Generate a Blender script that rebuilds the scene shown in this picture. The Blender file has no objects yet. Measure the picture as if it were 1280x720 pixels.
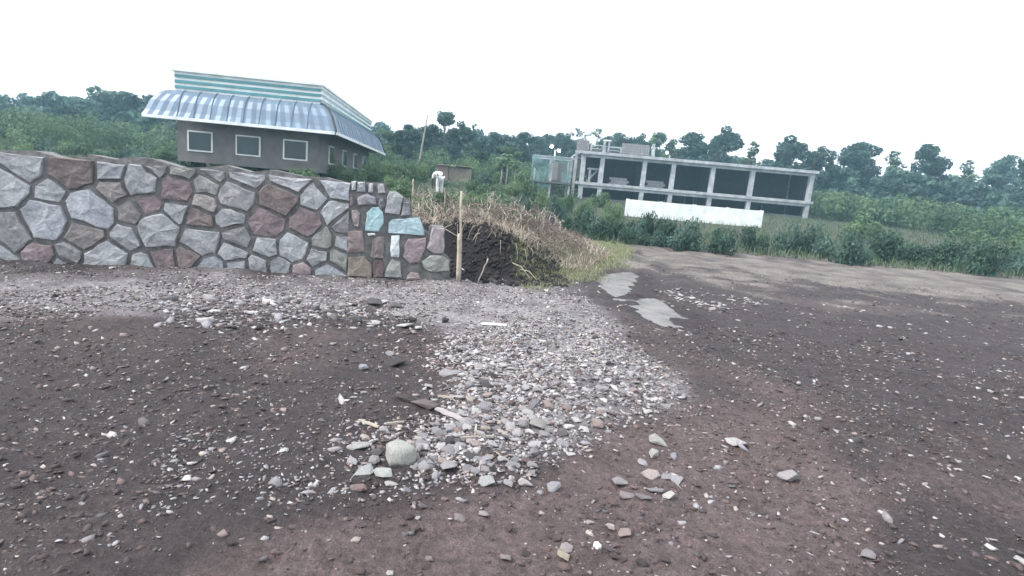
import bpy, bmesh, math, random
import numpy as np
from mathutils import Vector, Matrix, noise as mnoise
random.seed(7); rng = np.random.default_rng(11)
S = bpy.context.scene
COL = S.collection
R = math.radians

# ------------------------------------------------------------------ camera
CAM_H, F_PX, PITCH, ROLL = 1.5, 700.0, math.atan(120 / 700.0), R(5.0)
fwd = Vector((0, math.cos(PITCH), -math.sin(PITCH)))
up0 = Vector((0, math.sin(PITCH), math.cos(PITCH)))
ri0 = Vector((1, 0, 0))
rgt = ri0 * math.cos(ROLL) + up0 * math.sin(ROLL)
upv = -ri0 * math.sin(ROLL) + up0 * math.cos(ROLL)
cam = bpy.data.cameras.new("camera")
cam.sensor_width = 36; cam.lens = 36 * F_PX / 1280
cam.clip_start = 0.05; cam.clip_end = 3000
camo = bpy.data.objects.new("camera", cam); COL.objects.link(camo)
M3 = Matrix((rgt, upv, -fwd)).transposed()
camo.matrix_world = Matrix.Translation((0, 0, CAM_H)) @ M3.to_4x4()
S.camera = camo

# ------------------------------------------------------------------ sky, sun, exposure
SUN_EL, SUN_AZ = R(46), R(-112)          # azimuth measured from +Y towards +X
S.view_settings.view_transform = 'Standard'
S.view_settings.look = 'None'
S.view_settings.gamma = 1
S.view_settings.use_curve_mapping = False
S.view_settings.exposure = 1.36
W = bpy.data.worlds.new("World"); S.world = W; W.use_nodes = True
nt = W.node_tree; nt.nodes.clear()
sky = nt.nodes.new('ShaderNodeTexSky'); sky.sky_type = 'NISHITA'; sky.sun_disc = False
sky.sun_elevation = SUN_EL; sky.sun_rotation = SUN_AZ
sky.dust_density = 6; sky.air_density = 1.0; sky.ozone_density = 1.5
ovc = nt.nodes.new('ShaderNodeMixRGB'); ovc.inputs[0].default_value = 0.82
ovc.inputs[2].default_value = (8.7, 8.95, 9.5, 1)     # even overcast layer
nt.links.new(sky.outputs[0], ovc.inputs[1])
bgn = nt.nodes.new('ShaderNodeBackground'); bgn.inputs[1].default_value = 0.085
out = nt.nodes.new('ShaderNodeOutputWorld')
nt.links.new(ovc.outputs[0], bgn.inputs[0]); nt.links.new(bgn.outputs[0], out.inputs[0])
sl = bpy.data.lights.new("sun", 'SUN'); sl.energy = 1.5; sl.angle = R(12); sl.color = (1, .95, .9)
so = bpy.data.objects.new("sun", sl); COL.objects.link(so)
sd = Vector((math.sin(SUN_AZ) * math.cos(SUN_EL), math.cos(SUN_AZ) * math.cos(SUN_EL), math.sin(SUN_EL)))
so.rotation_euler = sd.to_track_quat('Z', 'Y').to_euler()
S.cycles.use_denoising = True
S.cycles.max_bounces = 6; S.cycles.volume_bounces = 1
S.cycles.transparent_max_bounces = 12

# ------------------------------------------------------------------ pixel helpers (survey of the photo)
def ray(px, py):
    return rgt * ((px - 640) / F_PX) + upv * ((360 - py) / F_PX) + fwd
def at(px, py, depth):
    d = ray(px, py); return Vector((0, 0, CAM_H)) + d * (depth / d.y)
def gpx(px, py, z=0.0):
    d = ray(px, py); return Vector((0, 0, CAM_H)) + d * ((z - CAM_H) / d.z)
def to_px(x, y, z):
    x = np.asarray(x, float); y = np.asarray(y, float); z = np.asarray(z, float) - CAM_H
    a = x * rgt.x + y * rgt.y + z * rgt.z
    b = x * upv.x + y * upv.y + z * upv.z
    c = np.maximum(x * fwd.x + y * fwd.y + z * fwd.z, 1e-3)
    return 640 + F_PX * a / c, 360 - F_PX * b / c

# ------------------------------------------------------------------ numeric helpers
def vnoise(x, y, seed=0):
    xi = np.floor(x).astype(np.int64); yi = np.floor(y).astype(np.int64)
    fx = x - xi; fy = y - yi
    fx = fx * fx * (3 - 2 * fx); fy = fy * fy * (3 - 2 * fy)
    def h(i, j):
        n = (i * 374761393 + j * 668265263 + seed * 1274126177) & 0xFFFFFFFF
        n = ((n ^ (n >> 13)) * 1274126177) & 0xFFFFFFFF
        return ((n ^ (n >> 16)) & 0xFFFF) / 65535.0
    return (h(xi, yi) * (1 - fx) + h(xi + 1, yi) * fx) * (1 - fy) + (h(xi, yi + 1) * (1 - fx) + h(xi + 1, yi + 1) * fx) * fy
def fbm(x, y, seed=0, octv=4, gain=.5):
    s = 0; a = 1; t = 0
    for k in range(octv):
        s = s + a * (vnoise(x, y, seed + k * 17) - .5); t += a
        x = x * 2.03 + 5.1; y = y * 2.03 + 1.7; a *= gain
    return s / t * 2
def sstep(a, b, x):
    t = np.clip((x - a) / (b - a), 0, 1); return t * t * (3 - 2 * t)
def sdf(px, py, poly):
    """signed distance to polygon, positive inside"""
    px = np.asarray(px, float); py = np.asarray(py, float)
    d = np.full(px.shape, 1e18); ins = np.zeros(px.shape, bool)
    n = len(poly)
    for i in range(n):
        ax, ay = poly[i][:2]; bx, by = poly[(i + 1) % n][:2]
        ex, ey = bx - ax, by - ay
        wx, wy = px - ax, py - ay
        t = np.clip((wx * ex + wy * ey) / (ex * ex + ey * ey + 1e-12), 0, 1)
        d = np.minimum(d, (wx - ex * t) ** 2 + (wy - ey * t) ** 2)
        c = (ay > py) != (by > py)
        xx = ax + (py - ay) * ex / (ey if abs(ey) > 1e-9 else 1e-9)
        ins ^= c & (px < xx)
    d = np.sqrt(d)
    return np.where(ins, d, -d)

# ------------------------------------------------------------------ terrain
HILL = [(-60, 9.75), (-1.25, 9.75), (-.6, 9.35), (.1, 9.25), (.75, 9.6), (1.35, 10.6), (2.1, 12.3), (2.75, 14.2),
        (2.9, 16.5), (2.7, 20), (1.5, 26), (0, 60), (-60, 120)]
PUD = [[gpx(*p) for p in q] for q in (
    [(752, 341), (790, 338), (806, 350), (806, 368), (770, 366), (742, 353)],
    [(772, 371), (806, 369), (842, 384), (872, 398), (866, 412), (836, 405), (800, 393)])]
RUTS = [[(gpx(*p).x, gpx(*p).y) for p in q] for q in (
    [(640, 480), (700, 425), (745, 390), (772, 360), (790, 335), (806, 318), (850, 312), (1000, 328)],
    [(800, 520), (812, 450), (820, 400), (822, 365), (828, 340), (850, 328), (1000, 346), (1300, 380)])]
def zsmooth(x, y):
    d = sdf(x, y, HILL)
    A = 1 - .78 * sstep(-.75, 1.7, x)
    h = .80 * A * sstep(0, .80 + .85 * sstep(-.6, 1.6, x), d) + .85 * (1 - A) * sstep(.4, 6, d) + .06 * sstep(.4, 5, d)
    back = .012 * np.maximum(0, y - 24) + .0007 * np.maximum(0, y - 40) ** 2
    return h + np.minimum(back, 9) + .75 * sstep(22, 46, y)
def zg(x, y):
    x = np.asarray(x, float); y = np.asarray(y, float)
    z = zsmooth(x, y)
    hillk = sstep(.1, .8, sdf(x, y, HILL))
    px, py = to_px(x, y, z * 0)
    near = 1 - sstep(25, 60, y)
    amp = (.050 + .10 * hillk + .07 * hillk * sstep(1, 2, sdf(x, y, HILL))) * (.3 + .7 * near)
    z = z + amp * fbm(x * 1.1, y * 1.1, 3, 4) + .030 * near * fbm(x * 5.2, y * 5.2, 9, 3) * (1 + 1.5 * hillk)
    z = z + .020 * near * fbm(x * 17, y * 17, 21, 2)
    for q in PUD:
        z = z - .06 * sstep(-.15, .12, sdf(x, y, [(p.x, p.y) for p in q]))
    for k_, rut in enumerate(RUTS):
        dd = np.full(x.shape, 9.0)
        for (ax, ay), (bx, by) in zip(rut[:-1], rut[1:]):
            t = np.clip(((x - ax) * (bx - ax) + (y - ay) * (by - ay)) / ((bx - ax) ** 2 + (by - ay) ** 2), 0, 1)
            dd = np.minimum(dd, np.hypot(x - ax - t * (bx - ax), y - ay - t * (by - ay)))
        wob = 1 + .5 * fbm(x * 1.3, y * 1.3, 33 + k_, 2)
        z = z - .035 * wob * np.exp(-(dd / .20) ** 2) + .018 * wob * np.exp(-((dd - .42) / .20) ** 2)
    # wheel track scooped through the red soil in front, gravel heaped beside it
    tr = [gpx(*p) for p in ((440, 690), (600, 610), (720, 560), (800, 505), (870, 490), (900, 560), (760, 650), (560, 760), (400, 760))]
    z = z - .035 * sstep(-.1, .35, sdf(x, y, [(p.x, p.y) for p in tr]))
    return z

# ------------------------------------------------------------------ scene-graph helpers
def tag(o, label=None, cat=None, group=None, kind=None):
    if label: o['label'] = label
    if cat: o['category'] = cat
    if group: o['group'] = group
    if kind: o['kind'] = kind
    return o
def empty(name, loc, rz=0):
    o = bpy.data.objects.new(name, None); COL.objects.link(o)
    o.location = loc; o.rotation_euler = (0, 0, rz); o.empty_display_size = .2
    return o
def link(name, me, parent=None, mat=None):
    o = bpy.data.objects.new(name, me); COL.objects.link(o)
    if mat and not me.materials: me.materials.append(mat)
    if parent: o.parent = parent
    return o
def copy_tree(o, parent=None):
    c = o.copy(); COL.objects.link(c)
    if parent: c.parent = parent
    for ch in o.children: copy_tree(ch, c)
    return c
class MB:
    def __init__(s): s.v = []; s.f = []
    def box(s, c, d, rz=0, tilt=None):
        b = len(s.v)
        Rm = Matrix.Rotation(rz, 3, 'Z')
        if tilt is not None: Rm = Rm @ tilt
        for k in range(8):
            q = Vector(((k & 1) - .5, ((k >> 1) & 1) - .5, (k >> 2) - .5))
            q = Rm @ Vector((q.x * d[0], q.y * d[1], q.z * d[2])) + Vector(c)
            s.v.append(tuple(q))
        for f in ((0, 2, 3, 1), (4, 5, 7, 6), (0, 1, 5, 4), (2, 6, 7, 3), (0, 4, 6, 2), (1, 3, 7, 5)):
            s.f.append(tuple(b + i for i in f))
        return s
    def tube(s, pts, rad, n=6, cap=True):
        pts = [Vector(p) for p in pts]
        if not hasattr(rad, '__len__'): rad = [rad] * len(pts)
        b0 = len(s.v)
        for i, p in enumerate(pts):
            t = (pts[min(i + 1, len(pts) - 1)] - pts[max(i - 1, 0)]).normalized()
            a = t.cross(Vector((.13, .97, .2))).normalized(); c = t.cross(a)
            for k in range(n):
                an = 2 * math.pi * k / n
                s.v.append(tuple(p + (a * math.cos(an) + c * math.sin(an)) * rad[i]))
        for i in range(len(pts) - 1):
            for k in range(n):
                k2 = (k + 1) % n
                s.f.append((b0 + i * n + k, b0 + i * n + k2, b0 + (i + 1) * n + k2, b0 + (i + 1) * n + k))
        if cap:
            s.f.append(tuple(b0 + k for k in range(n))[::-1]); s.f.append(tuple(b0 + (len(pts) - 1) * n + k for k in range(n)))
        return s
    def mesh(s, name):
        me = bpy.data.meshes.new(name); me.from_pydata(s.v, [], s.f); me.update(); return me
    def build(s, name, mat, parent=None, smooth=False):
        me = s.mesh(name)
        if smooth:
            me.polygons.foreach_set('use_smooth', [True] * len(me.polygons))
        return link(name, me, parent, mat)
def np_mesh(name, V, Fc, n, attr=None, acol=None):
    """V (N,3), Fc (M,n) int"""
    me = bpy.data.meshes.new(name)
    me.vertices.add(len(V)); me.vertices.foreach_set('co', np.ascontiguousarray(V, np.float32).ravel())
    me.loops.add(Fc.size); me.loops.foreach_set('vertex_index', np.ascontiguousarray(Fc, np.int32).ravel())
    me.polygons.add(len(Fc))
    me.polygons.foreach_set('loop_start', np.arange(0, Fc.size, n, dtype=np.int32))
    me.polygons.foreach_set('loop_total', np.full(len(Fc), n, np.int32))
    if attr is not None:
        a = me.attributes.new('tone', 'FLOAT', 'POINT'); a.data.foreach_set('value', np.ascontiguousarray(attr, np.float32))
    if acol is not None:
        a = me.color_attributes.new('albedo', 'FLOAT_COLOR', 'POINT')
        a.data.foreach_set('color', np.ascontiguousarray(np.c_[acol, np.ones(len(acol))], np.float32).ravel())
    me.update(calc_edges=True); me.validate()
    return me

# ------------------------------------------------------------------ materials
def newmat(name):
    m = bpy.data.materials.new(name); m.use_nodes = True
    n = m.node_tree.nodes; n.clear()
    o = n.new('ShaderNodeOutputMaterial'); b = n.new('ShaderNodeBsdfPrincipled')
    m.node_tree.links.new(b.outputs[0], o.inputs[0])
    return m, m.node_tree, b
def tex_noise(t, scale, detail=5, rough=.55, coord='Object'):
    tc = t.nodes.new('ShaderNodeTexCoord'); nz = t.nodes.new('ShaderNodeTexNoise')
    nz.inputs['Scale'].default_value = scale; nz.inputs['Detail'].default_value = detail; nz.inputs['Roughness'].default_value = rough
    t.links.new(tc.outputs[coord], nz.inputs['Vector']); return nz
def ramp(t, src, stops):
    r = t.nodes.new('ShaderNodeValToRGB')
    while len(r.color_ramp.elements) < len(stops): r.color_ramp.elements.new(.5)
    for e, (p, c) in zip(r.color_ramp.elements, stops): e.position = p; e.color = (*c, 1)
    t.links.new(src, r.inputs[0]); return r
def mul(t, a, b, fac=1.0, mode='MULTIPLY'):
    m = t.nodes.new('ShaderNodeMixRGB'); m.blend_type = mode; m.inputs[0].default_value = fac
    for i, s in ((1, a), (2, b)):
        if isinstance(s, tuple): m.inputs[i].default_value = (*s, 1)
        else: t.links.new(s, m.inputs[i])
    return m.outputs[0]
def bump(t, b, src, strength, dist):
    bp = t.nodes.new('ShaderNodeBump'); bp.inputs['Strength'].default_value = strength; bp.inputs['Distance'].default_value = dist
    t.links.new(src, bp.inputs['Height']); t.links.new(bp.outputs[0], b.inputs['Normal']); return bp
def simple(name, c, rough=.8, scale=6, var=.35, bmp=.3, bd=.02, metal=0):
    m, t, b = newmat(name)
    nz = tex_noise(t, scale, 6)
    r = ramp(t, nz.outputs[0], [(.25, tuple(k * (1 - var) for k in c)), (.75, tuple(min(1, k * (1 + var)) for k in c))])
    t.links.new(r.outputs[0], b.inputs['Base Color']); b.inputs['Roughness'].default_value = rough
    b.inputs['Metallic'].default_value = metal
    if bmp: bump(t, b, nz.outputs[0], bmp, bd)
    return m
def objcol(name, rough=.85, scale=9, bmp=.6, bd=.015, veins=True):
    """colour comes from the object's own colour property"""
    m, t, b = newmat(name)
    oi = t.nodes.new('ShaderNodeObjectInfo')
    n1 = tex_noise(t, scale, 8, .65); n2 = tex_noise(t, scale * 6, 4, .7)
    r1 = ramp(t, n1.outputs[0], [(.3, (.62, .60, .60)), (.55, (1, 1, 1)), (.75, (1.25, 1.22, 1.18))])
    r2 = ramp(t, n2.outputs[0], [(.3, (.75, .75, .75)), (.7, (1.15, 1.15, 1.15))])
    c = mul(t, oi.outputs['Color'], r1.outputs[0]); c = mul(t, c, r2.outputs[0])
    t.links.new(c, b.inputs['Base Color']); b.inputs['Roughness'].default_value = rough
    ad = t.nodes.new('ShaderNodeMath'); ad.operation = 'ADD'
    t.links.new(n1.outputs[0], ad.inputs[0]); t.links.new(n2.outputs[0], ad.inputs[1])
    bump(t, b, ad.outputs[0], bmp, bd)
    return m
def leafmat(name, dark, lite, trans=.35):
    m, t, b = newmat(name)
    at_ = t.nodes.new('ShaderNodeAttribute'); at_.attribute_name = 'tone'
    r = ramp(t, at_.outputs['Fac'], [(0, dark), (1, lite)])
    t.links.new(r.outputs[0], b.inputs['Base Color']); b.inputs['Roughness'].default_value = .6
    tr = t.nodes.new('ShaderNodeBsdfTranslucent'); t.links.new(r.outputs[0], tr.inputs[0])
    mx = t.nodes.new('ShaderNodeMixShader'); mx.inputs[0].default_value = trans
    o = [n for n in t.nodes if n.type == 'OUTPUT_MATERIAL'][0]
    t.links.new(b.outputs[0], mx.inputs[1]); t.links.new(tr.outputs[0], mx.inputs[2]); t.links.new(mx.outputs[0], o.inputs[0])
    return m
MAT = {}
MAT['rock'] = objcol('rock')
MAT['wallrock'] = objcol('wall_rock', scale=4, bd=.03, bmp=.7)
MAT['mortar'] = simple('mortar', (.175, .172, .168), .95, 7, .5, 1.0, .06)
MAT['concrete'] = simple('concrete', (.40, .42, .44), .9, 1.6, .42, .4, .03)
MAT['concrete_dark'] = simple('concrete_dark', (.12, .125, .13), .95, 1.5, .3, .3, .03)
MAT['shade_block'] = simple('shade_block', (.035, .038, .042), .95, 2.0, .35, .4, .02)  # near-black block: the unlit interior's shade is painted into its colour
MAT['block'] = simple('block_render', (.25, .245, .25), .95, 2.2, .2, .4, .02)
MAT['whitewash'] = simple('whitewash', (.80, .84, .83), .8, 1.6, .2, .2, .01)
MAT['wood_pale'] = simple('pale_wood', (.42, .37, .31), .8, 14, .35, .5, .01)
MAT['wood_grey'] = simple('grey_wood', (.20, .18, .16), .85, 12, .35, .5, .01)
MAT['bark'] = simple('bark', (.11, .09, .075), .95, 8, .4, .8, .03)
MAT['bark_pale'] = simple('pale_bark', (.30, .28, .25), .9, 8, .35, .5, .02)
MAT['steel'] = simple('steel', (.35, .36, .36), .45, 5, .15, .1, .01, .7)
MAT['drum'] = simple('drum_paint', (.035, .035, .045), .6, 5, .35, .2, .01)
MAT['roof'] = simple('roof_sheet', (.16, .22, .29), .45, 1.2, .22, .1, .01, .3)
MAT['teal'] = simple('teal_glass', (.09, .27, .30), .25, 1.4, .25, .05, .01)
MAT['dark_glass'] = simple('dark_glass', (.03, .05, .055), .12, 1.4, .3, .03, .01)
MAT['housewall'] = simple('house_wall', (.17, .16, .16), .9, 2, .25, .2, .01)
MAT['mud'] = simple('mud_wall', (.22, .165, .15), .95, 3, .25, .5, .03)
MAT['mud_pale'] = simple('pale_mud_wall', (.27, .235, .19), .95, 3, .25, .5, .03)
MAT['soil_clod'] = simple('soil_clod', (.030, .024, .024), .95, 14, .4, .9, .02)
MAT['shirt'] = simple('white_cloth', (.78, .80, .80), .9, 12, .08, .2, .01)
MAT['skin'] = simple('dark_skin', (.07, .042, .03), .6, 12, .15, .1, .005)
MAT['trouser'] = simple('dark_trousers', (.05, .055, .07), .9, 12, .2, .2, .01)
MAT['hair'] = simple('black_hair', (.012, .010, .009), .8, 30, .3, .4, .005)
MAT['plastic'] = simple('white_plastic', (.8, .8, .78), .5, 10, .08, .1, .01)
MAT['leaf_dark'] = leafmat('leaf_dark', (.012, .036, .030), (.08, .16, .105))
MAT['leaf_teal'] = leafmat('leaf_teal', (.018, .05, .045), (.115, .205, .155))
MAT['leaf_mid'] = leafmat('leaf_mid', (.028, .07, .038), (.155, .25, .12))
MAT['leaf_lite'] = leafmat('leaf_lite', (.06, .125, .06), (.22, .32, .15))
MAT['leaf_dry'] = leafmat('leaf_dry', (.07, .052, .05), (.27, .21, .19))
MAT['straw'] = leafmat('straw', (.12, .095, .08), (.58, .51, .41), .2)
MAT['grass'] = leafmat('grass_blades', (.11, .14, .07), (.42, .44, .26), .3)
MAT['weed'] = leafmat('weed_leaves', (.03, .06, .035), (.15, .21, .11), .3)

def ground_mat():
    m, t, b = newmat('ground_soil')
    a = t.nodes.new('ShaderNodeAttribute'); a.attribute_name = 'albedo'
    n1 = tex_noise(t, 3.0, 8, .65); n2 = tex_noise(t, 22, 8, .7); n3 = tex_noise(t, 110, 5, .75)
    r1 = ramp(t, n1.outputs[0], [(.3, (.72, .70, .70)), (.7, (1.25, 1.25, 1.25))])
    r2 = ramp(t, n2.outputs[0], [(.3, (.55, .54, .55)), (.52, (1, 1, 1)), (.72, (1.55, 1.55, 1.55))])
    r3 = ramp(t, n3.outputs[0], [(.33, (.5, .5, .5)), (.55, (1, 1, 1)), (.7, (1.7, 1.7, 1.72))])
    c = mul(t, a.outputs['Color'], r1.outputs[0]); c = mul(t, c, r2.outputs[0]); c = mul(t, c, r3.outputs[0])
    t.links.new(c, b.inputs['Base Color'])
    rr = ramp(t, n1.outputs[0], [(.35, (.62, .62, .62)), (.65, (.95, .95, .95))]); t.links.new(rr.outputs[0], b.inputs['Roughness'])
    b.inputs['Specular IOR Level'].default_value = .35
    ad = t.nodes.new('ShaderNodeMath'); ad.operation = 'MULTIPLY_ADD'; ad.inputs[1].default_value = .35
    t.links.new(n3.outputs[0], ad.inputs[0]); t.links.new(n2.outputs[0], ad.inputs[2])
    bump(t, b, ad.outputs[0], 1.0, .035)
    return m
MAT['ground'] = ground_mat()
def gravel_mat():
    m, t, b = newmat('gravel_stones')
    a = t.nodes.new('ShaderNodeAttribute'); a.attribute_name = 'albedo'
    n2 = tex_noise(t, 40, 5, .7)
    r2 = ramp(t, n2.outputs[0], [(.3, (.7, .7, .7)), (.7, (1.2, 1.2, 1.2))])
    c = mul(t, a.outputs['Color'], r2.outputs[0]); t.links.new(c, b.inputs['Base Color'])
    b.inputs['Roughness'].default_value = .85; bump(t, b, n2.outputs[0], .5, .01)
    return m
MAT['gravel'] = gravel_mat()
def water_mat():
    m, t, b = newmat('muddy_water')
    b.inputs['Base Color'].default_value = (.16, .14, .128, 1); b.inputs['Roughness'].default_value = .2; b.inputs['Specular IOR Level'].default_value = .22
    b.inputs['IOR'].default_value = 1.33
    nz = tex_noise(t, 2.2, 6, .6); bump(t, b, nz.outputs[0], .12, .02)
    r = ramp(t, nz.outputs[0], [(.35, (.075, .064, .060)), (.5, (.15, .13, .12)), (.7, (.21, .185, .168))]); t.links.new(r.outputs[0], b.inputs['Base Color'])
    return m
MAT['water'] = water_mat()
def net_mat():
    m, t, b = newmat('green_netting')
    b.inputs['Base Color'].default_value = (.17, .29, .29, 1); b.inputs['Roughness'].default_value = .9
    tp = t.nodes.new('ShaderNodeBsdfTransparent'); mx = t.nodes.new('ShaderNodeMixShader')
    nz = tex_noise(t, .9, 4); r = ramp(t, nz.outputs[0], [(.38, (.12, .12, .12)), (.62, (.80, .80, .80))])
    t.links.new(r.outputs[0], mx.inputs[0])
    o = [n for n in t.nodes if n.type == 'OUTPUT_MATERIAL'][0]
    t.links.new(tp.outputs[0], mx.inputs[1]); t.links.new(b.outputs[0], mx.inputs[2]); t.links.new(mx.outputs[0], o.inputs[0])
    return m
MAT['net'] = net_mat()
def lamp_mat():
    m, t, b = newmat('lit_lamp')
    b.inputs['Base Color'].default_value = (.9, .9, .85, 1)
    b.inputs['Emission Color'].default_value = (1, .97, .88, 1); b.inputs['Emission Strength'].default_value = 14
    return m
MAT['lamp'] = lamp_mat()

# ------------------------------------------------------------------ ground sheet
SOIL = np.array((.066, .054, .056)); RED = np.array((.150, .113, .111)); FINE = np.array((.30, .285, .297))
TAN = np.array((.25, .225, .20)); DARKCUT = np.array((.017, .0135, .0145)); STRAW = np.array((.24, .20, .155)); FIELD = np.array((.07, .08, .052))
GREEN = np.array((.16, .16, .075))
P_FINE = [(-700, 352), (300, 346), (560, 352), (700, 356), (745, 385), (790, 440), (860, 480), (860, 500), (770, 520), (700, 560), (640, 590), (560, 560), (570, 500), (610, 450), (540, 405), (440, 385), (200, 380), (-700, 420)]
P_TAN = [(742, 352), (770, 332), (800, 318), (770, 302), (850, 300), (1100, 316), (1500, 345), (1900, 380), (1900, 420), (1300, 382), (960, 358), (860, 346), (800, 340)]
P_RED = [(430, 640), (600, 612), (690, 585), (745, 540), (850, 500), (1000, 520), (1100, 640), (1000, 1200), (-200, 1200), (200, 720)]
P_GRASS = [(625, 338), (690, 313), (725, 297), (778, 298), (796, 312), (768, 330), (720, 347), (660, 356)]
def ground_albedo(x, y, z):
    px, py = to_px(x, y, np.zeros_like(x)); front = y > .3
    n = fbm(x * 1.7, y * 1.7, 40, 4); n2 = fbm(x * .6, y * .6, 50, 3)
    c = np.tile(SOIL, (len(x), 1))
    def lay(mask, col):
        nonlocal c
        mask = np.clip(mask, 0, 1)[:, None]; c = c * (1 - mask) + col * mask
    lay(sstep(.0, .5, n2) * .5, RED)
    lay(sstep(-30, 30, sdf(px, py, P_RED) + 25 * n) * front, RED)
    lay(sstep(-22, 22, sdf(px, py, P_FINE) + 22 * n) * front * np.clip(.86 + .55 * n + .5 * fbm(x * 5, y * 5, 63, 3), .25, 1), FINE)
    lay(sstep(-14, 14, sdf(px, py, P_TAN) + 26 * n + 22 * n2) * front * (.62 + .5 * n + .3 * fbm(x * 4, y * 4, 61, 3)), TAN)
    for q in PUD:      # wet margin
        lay(sstep(-.45, -.05, sdf(x, y, [(p.x, p.y) for p in q]) + .15 * n) * .6, SOIL * .55)
    d = sdf(x, y, HILL)
    lay(sstep(-.15, .25, d + .25 * n) * (1 - .8 * sstep(.5, 1.2, x + .3 * n)), DARKCUT)
    lay(sstep(.75, 1.5, d + .5 * n) , STRAW * .6)
    lay(sstep(.2, .9, d + .4 * n) * sstep(.6, 1.4, x) , STRAW * .8)
    lay(sstep(3.5, 7, d + 2 * n), FIELD)
    lay(sstep(-5, 5, sdf(px, py, P_GRASS) + 6 * n) * front, GREEN)
    lay(sstep(21, 25, y + 2 * n), FIELD)
    return c * (1 + .15 * n[:, None])
def build_ground():
    rr = np.concatenate([np.linspace(.3, 3.4, 14), 3.5 * np.exp(np.arange(0, 555) * .0074)])
    th = np.linspace(R(-82), R(82), 470)
    a, b = np.meshgrid(th, rr)
    x = (np.sin(a) * b).ravel(); y = (np.cos(a) * b - 3).ravel()
    z = zg(x, y)
    n0, n1 = len(rr), len(th)
    i = np.arange(n0 - 1)[:, None] * n1 + np.arange(n1 - 1)[None]
    F = np.stack([i, i + 1, i + 1 + n1, i + n1], -1).reshape(-1, 4)[:, ::-1]
    me = np_mesh('ground', np.c_[x, y, z], F, 4, acol=ground_albedo(x, y, z))
    me.polygons.foreach_set('use_smooth', np.ones(len(F), bool))
    o = link('ground', me, None, MAT['ground']); tag(o, kind='structure')
    # coarse sheet on to the horizon and behind the camera, laid just under the fine one
    m = MB(); Rr = [(0, 0)]
    q = 200
    x = []; g = np.linspace(-q, q, 41)
    gx, gy = np.meshgrid(g, g); gx = gx.ravel(); gy = gy.ravel()
    gz = np.where(gy < -4, -.06, -2.2)
    i = np.arange(40)[:, None] * 41 + np.arange(40)[None]
    F = np.stack([i, i + 1, i + 42, i + 41], -1).reshape(-1, 4)
    c = np.tile(SOIL, (len(gx), 1)); c[gy > 24] = FIELD
    me = np_mesh('terrain', np.c_[gx, gy, gz], F, 4, acol=c)
    o = link('terrain', me, None, MAT['ground']); tag(o, kind='structure')
build_ground()
for q in PUD:
    m = MB(); P = [(p.x, p.y) for p in q]
    cx = sum(p[0] for p in P) / len(P); cy = sum(p[1] for p in P) / len(P)
    ring = []
    for k in range(len(P)):
        for t in np.linspace(0, 1, 6, endpoint=False):
            ax, ay = P[k]; bx, by = P[(k + 1) % len(P)]
            kk = 1.55 + .3 * float(fbm(np.array([(ax + (bx - ax) * t) * 3.1]), np.array([(ay + (by - ay) * t) * 3.1]), 8, 3)[0])
            ring.append((cx + (ax + (bx - ax) * t - cx) * kk, cy + (ay + (by - ay) * t - cy) * kk))
    zz = float(np.min(zg([p[0] for p in P], [p[1] for p in P])))
    zc = float(zg([cx], [cy])[0])
    zw = float(np.median(zg([p[0] for p in ring], [p[1] for p in ring]))) - .034
    m.v = [(a, b, zw) for a, b in ring] + [(cx, cy, zw)]
    m.f = [(k, (k + 1) % len(ring), len(ring)) for k in range(len(ring))]
    tag(m.build('puddle', MAT['water']), kind='structure')

# ------------------------------------------------------------------ stones
def hull(n, seed, flat=.6, lump=.25):
    r = random.Random(seed); bm = bmesh.new()
    for k in range(n):
        zz = 1 - 2 * (k + .5) / n; ph = k * 2.39996 + r.random() * .9
        rr = math.sqrt(max(0, 1 - zz * zz)); s = 1 + r.uniform(-lump, lump)
        bm.verts.new((rr * math.cos(ph) * s, rr * math.sin(ph) * s * r.uniform(.75, 1), zz * s * flat))
    ret = bmesh.ops.convex_hull(bm, input=bm.verts)
    bmesh.ops.delete(bm, geom=[v for v in bm.verts if not v.link_faces], context='VERTS')
    bmesh.ops.triangulate(bm, faces=bm.faces)
    bm.verts.ensure_lookup_table(); bm.verts.index_update()
    V = np.array([v.co[:] for v in bm.verts]); F = np.array([[v.index for v in f.verts] for f in bm.faces])
    bm.free()
    V -= V.mean(0); V /= np.abs(V[:, :2]).max()
    return V, F
SMALL = [hull(random.choice((8, 9, 10, 12)), 100 + k, random.uniform(.22, .6), .38) for k in range(26)]
BIG = []
def rough_rock(seed, flat):
    """angular rock: a faceted hull, once subdivided and chipped"""
    r = random.Random(seed)
    V, F = hull(r.choice((11, 13, 16)), seed, flat, .34)
    bm = bmesh.new(); vs = [bm.verts.new(v) for v in V]
    for f in F: bm.faces.new([vs[i] for i in f])
    bmesh.ops.bevel(bm, geom=list(bm.edges), offset=.05, segments=1, affect='EDGES')
    bmesh.ops.triangulate(bm, faces=bm.faces)
    for v in bm.verts: v.co += Vector(mnoise.noise_vector(v.co * 2.3 + Vector((seed, 0, 0)))) * .06
    me = bpy.data.meshes.new('stone'); bm.to_mesh(me); bm.free(); me.materials.append(MAT['rock']); return me
for k, fl in enumerate((.26, .36, .42, .36, .55, .75, .3, .4, .5, .22, .6, .34)):
    BIG.append((rough_rock(300 + k, fl), fl))
bm = bmesh.new(); bmesh.ops.create_icosphere(bm, subdivisions=3, radius=1)
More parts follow.
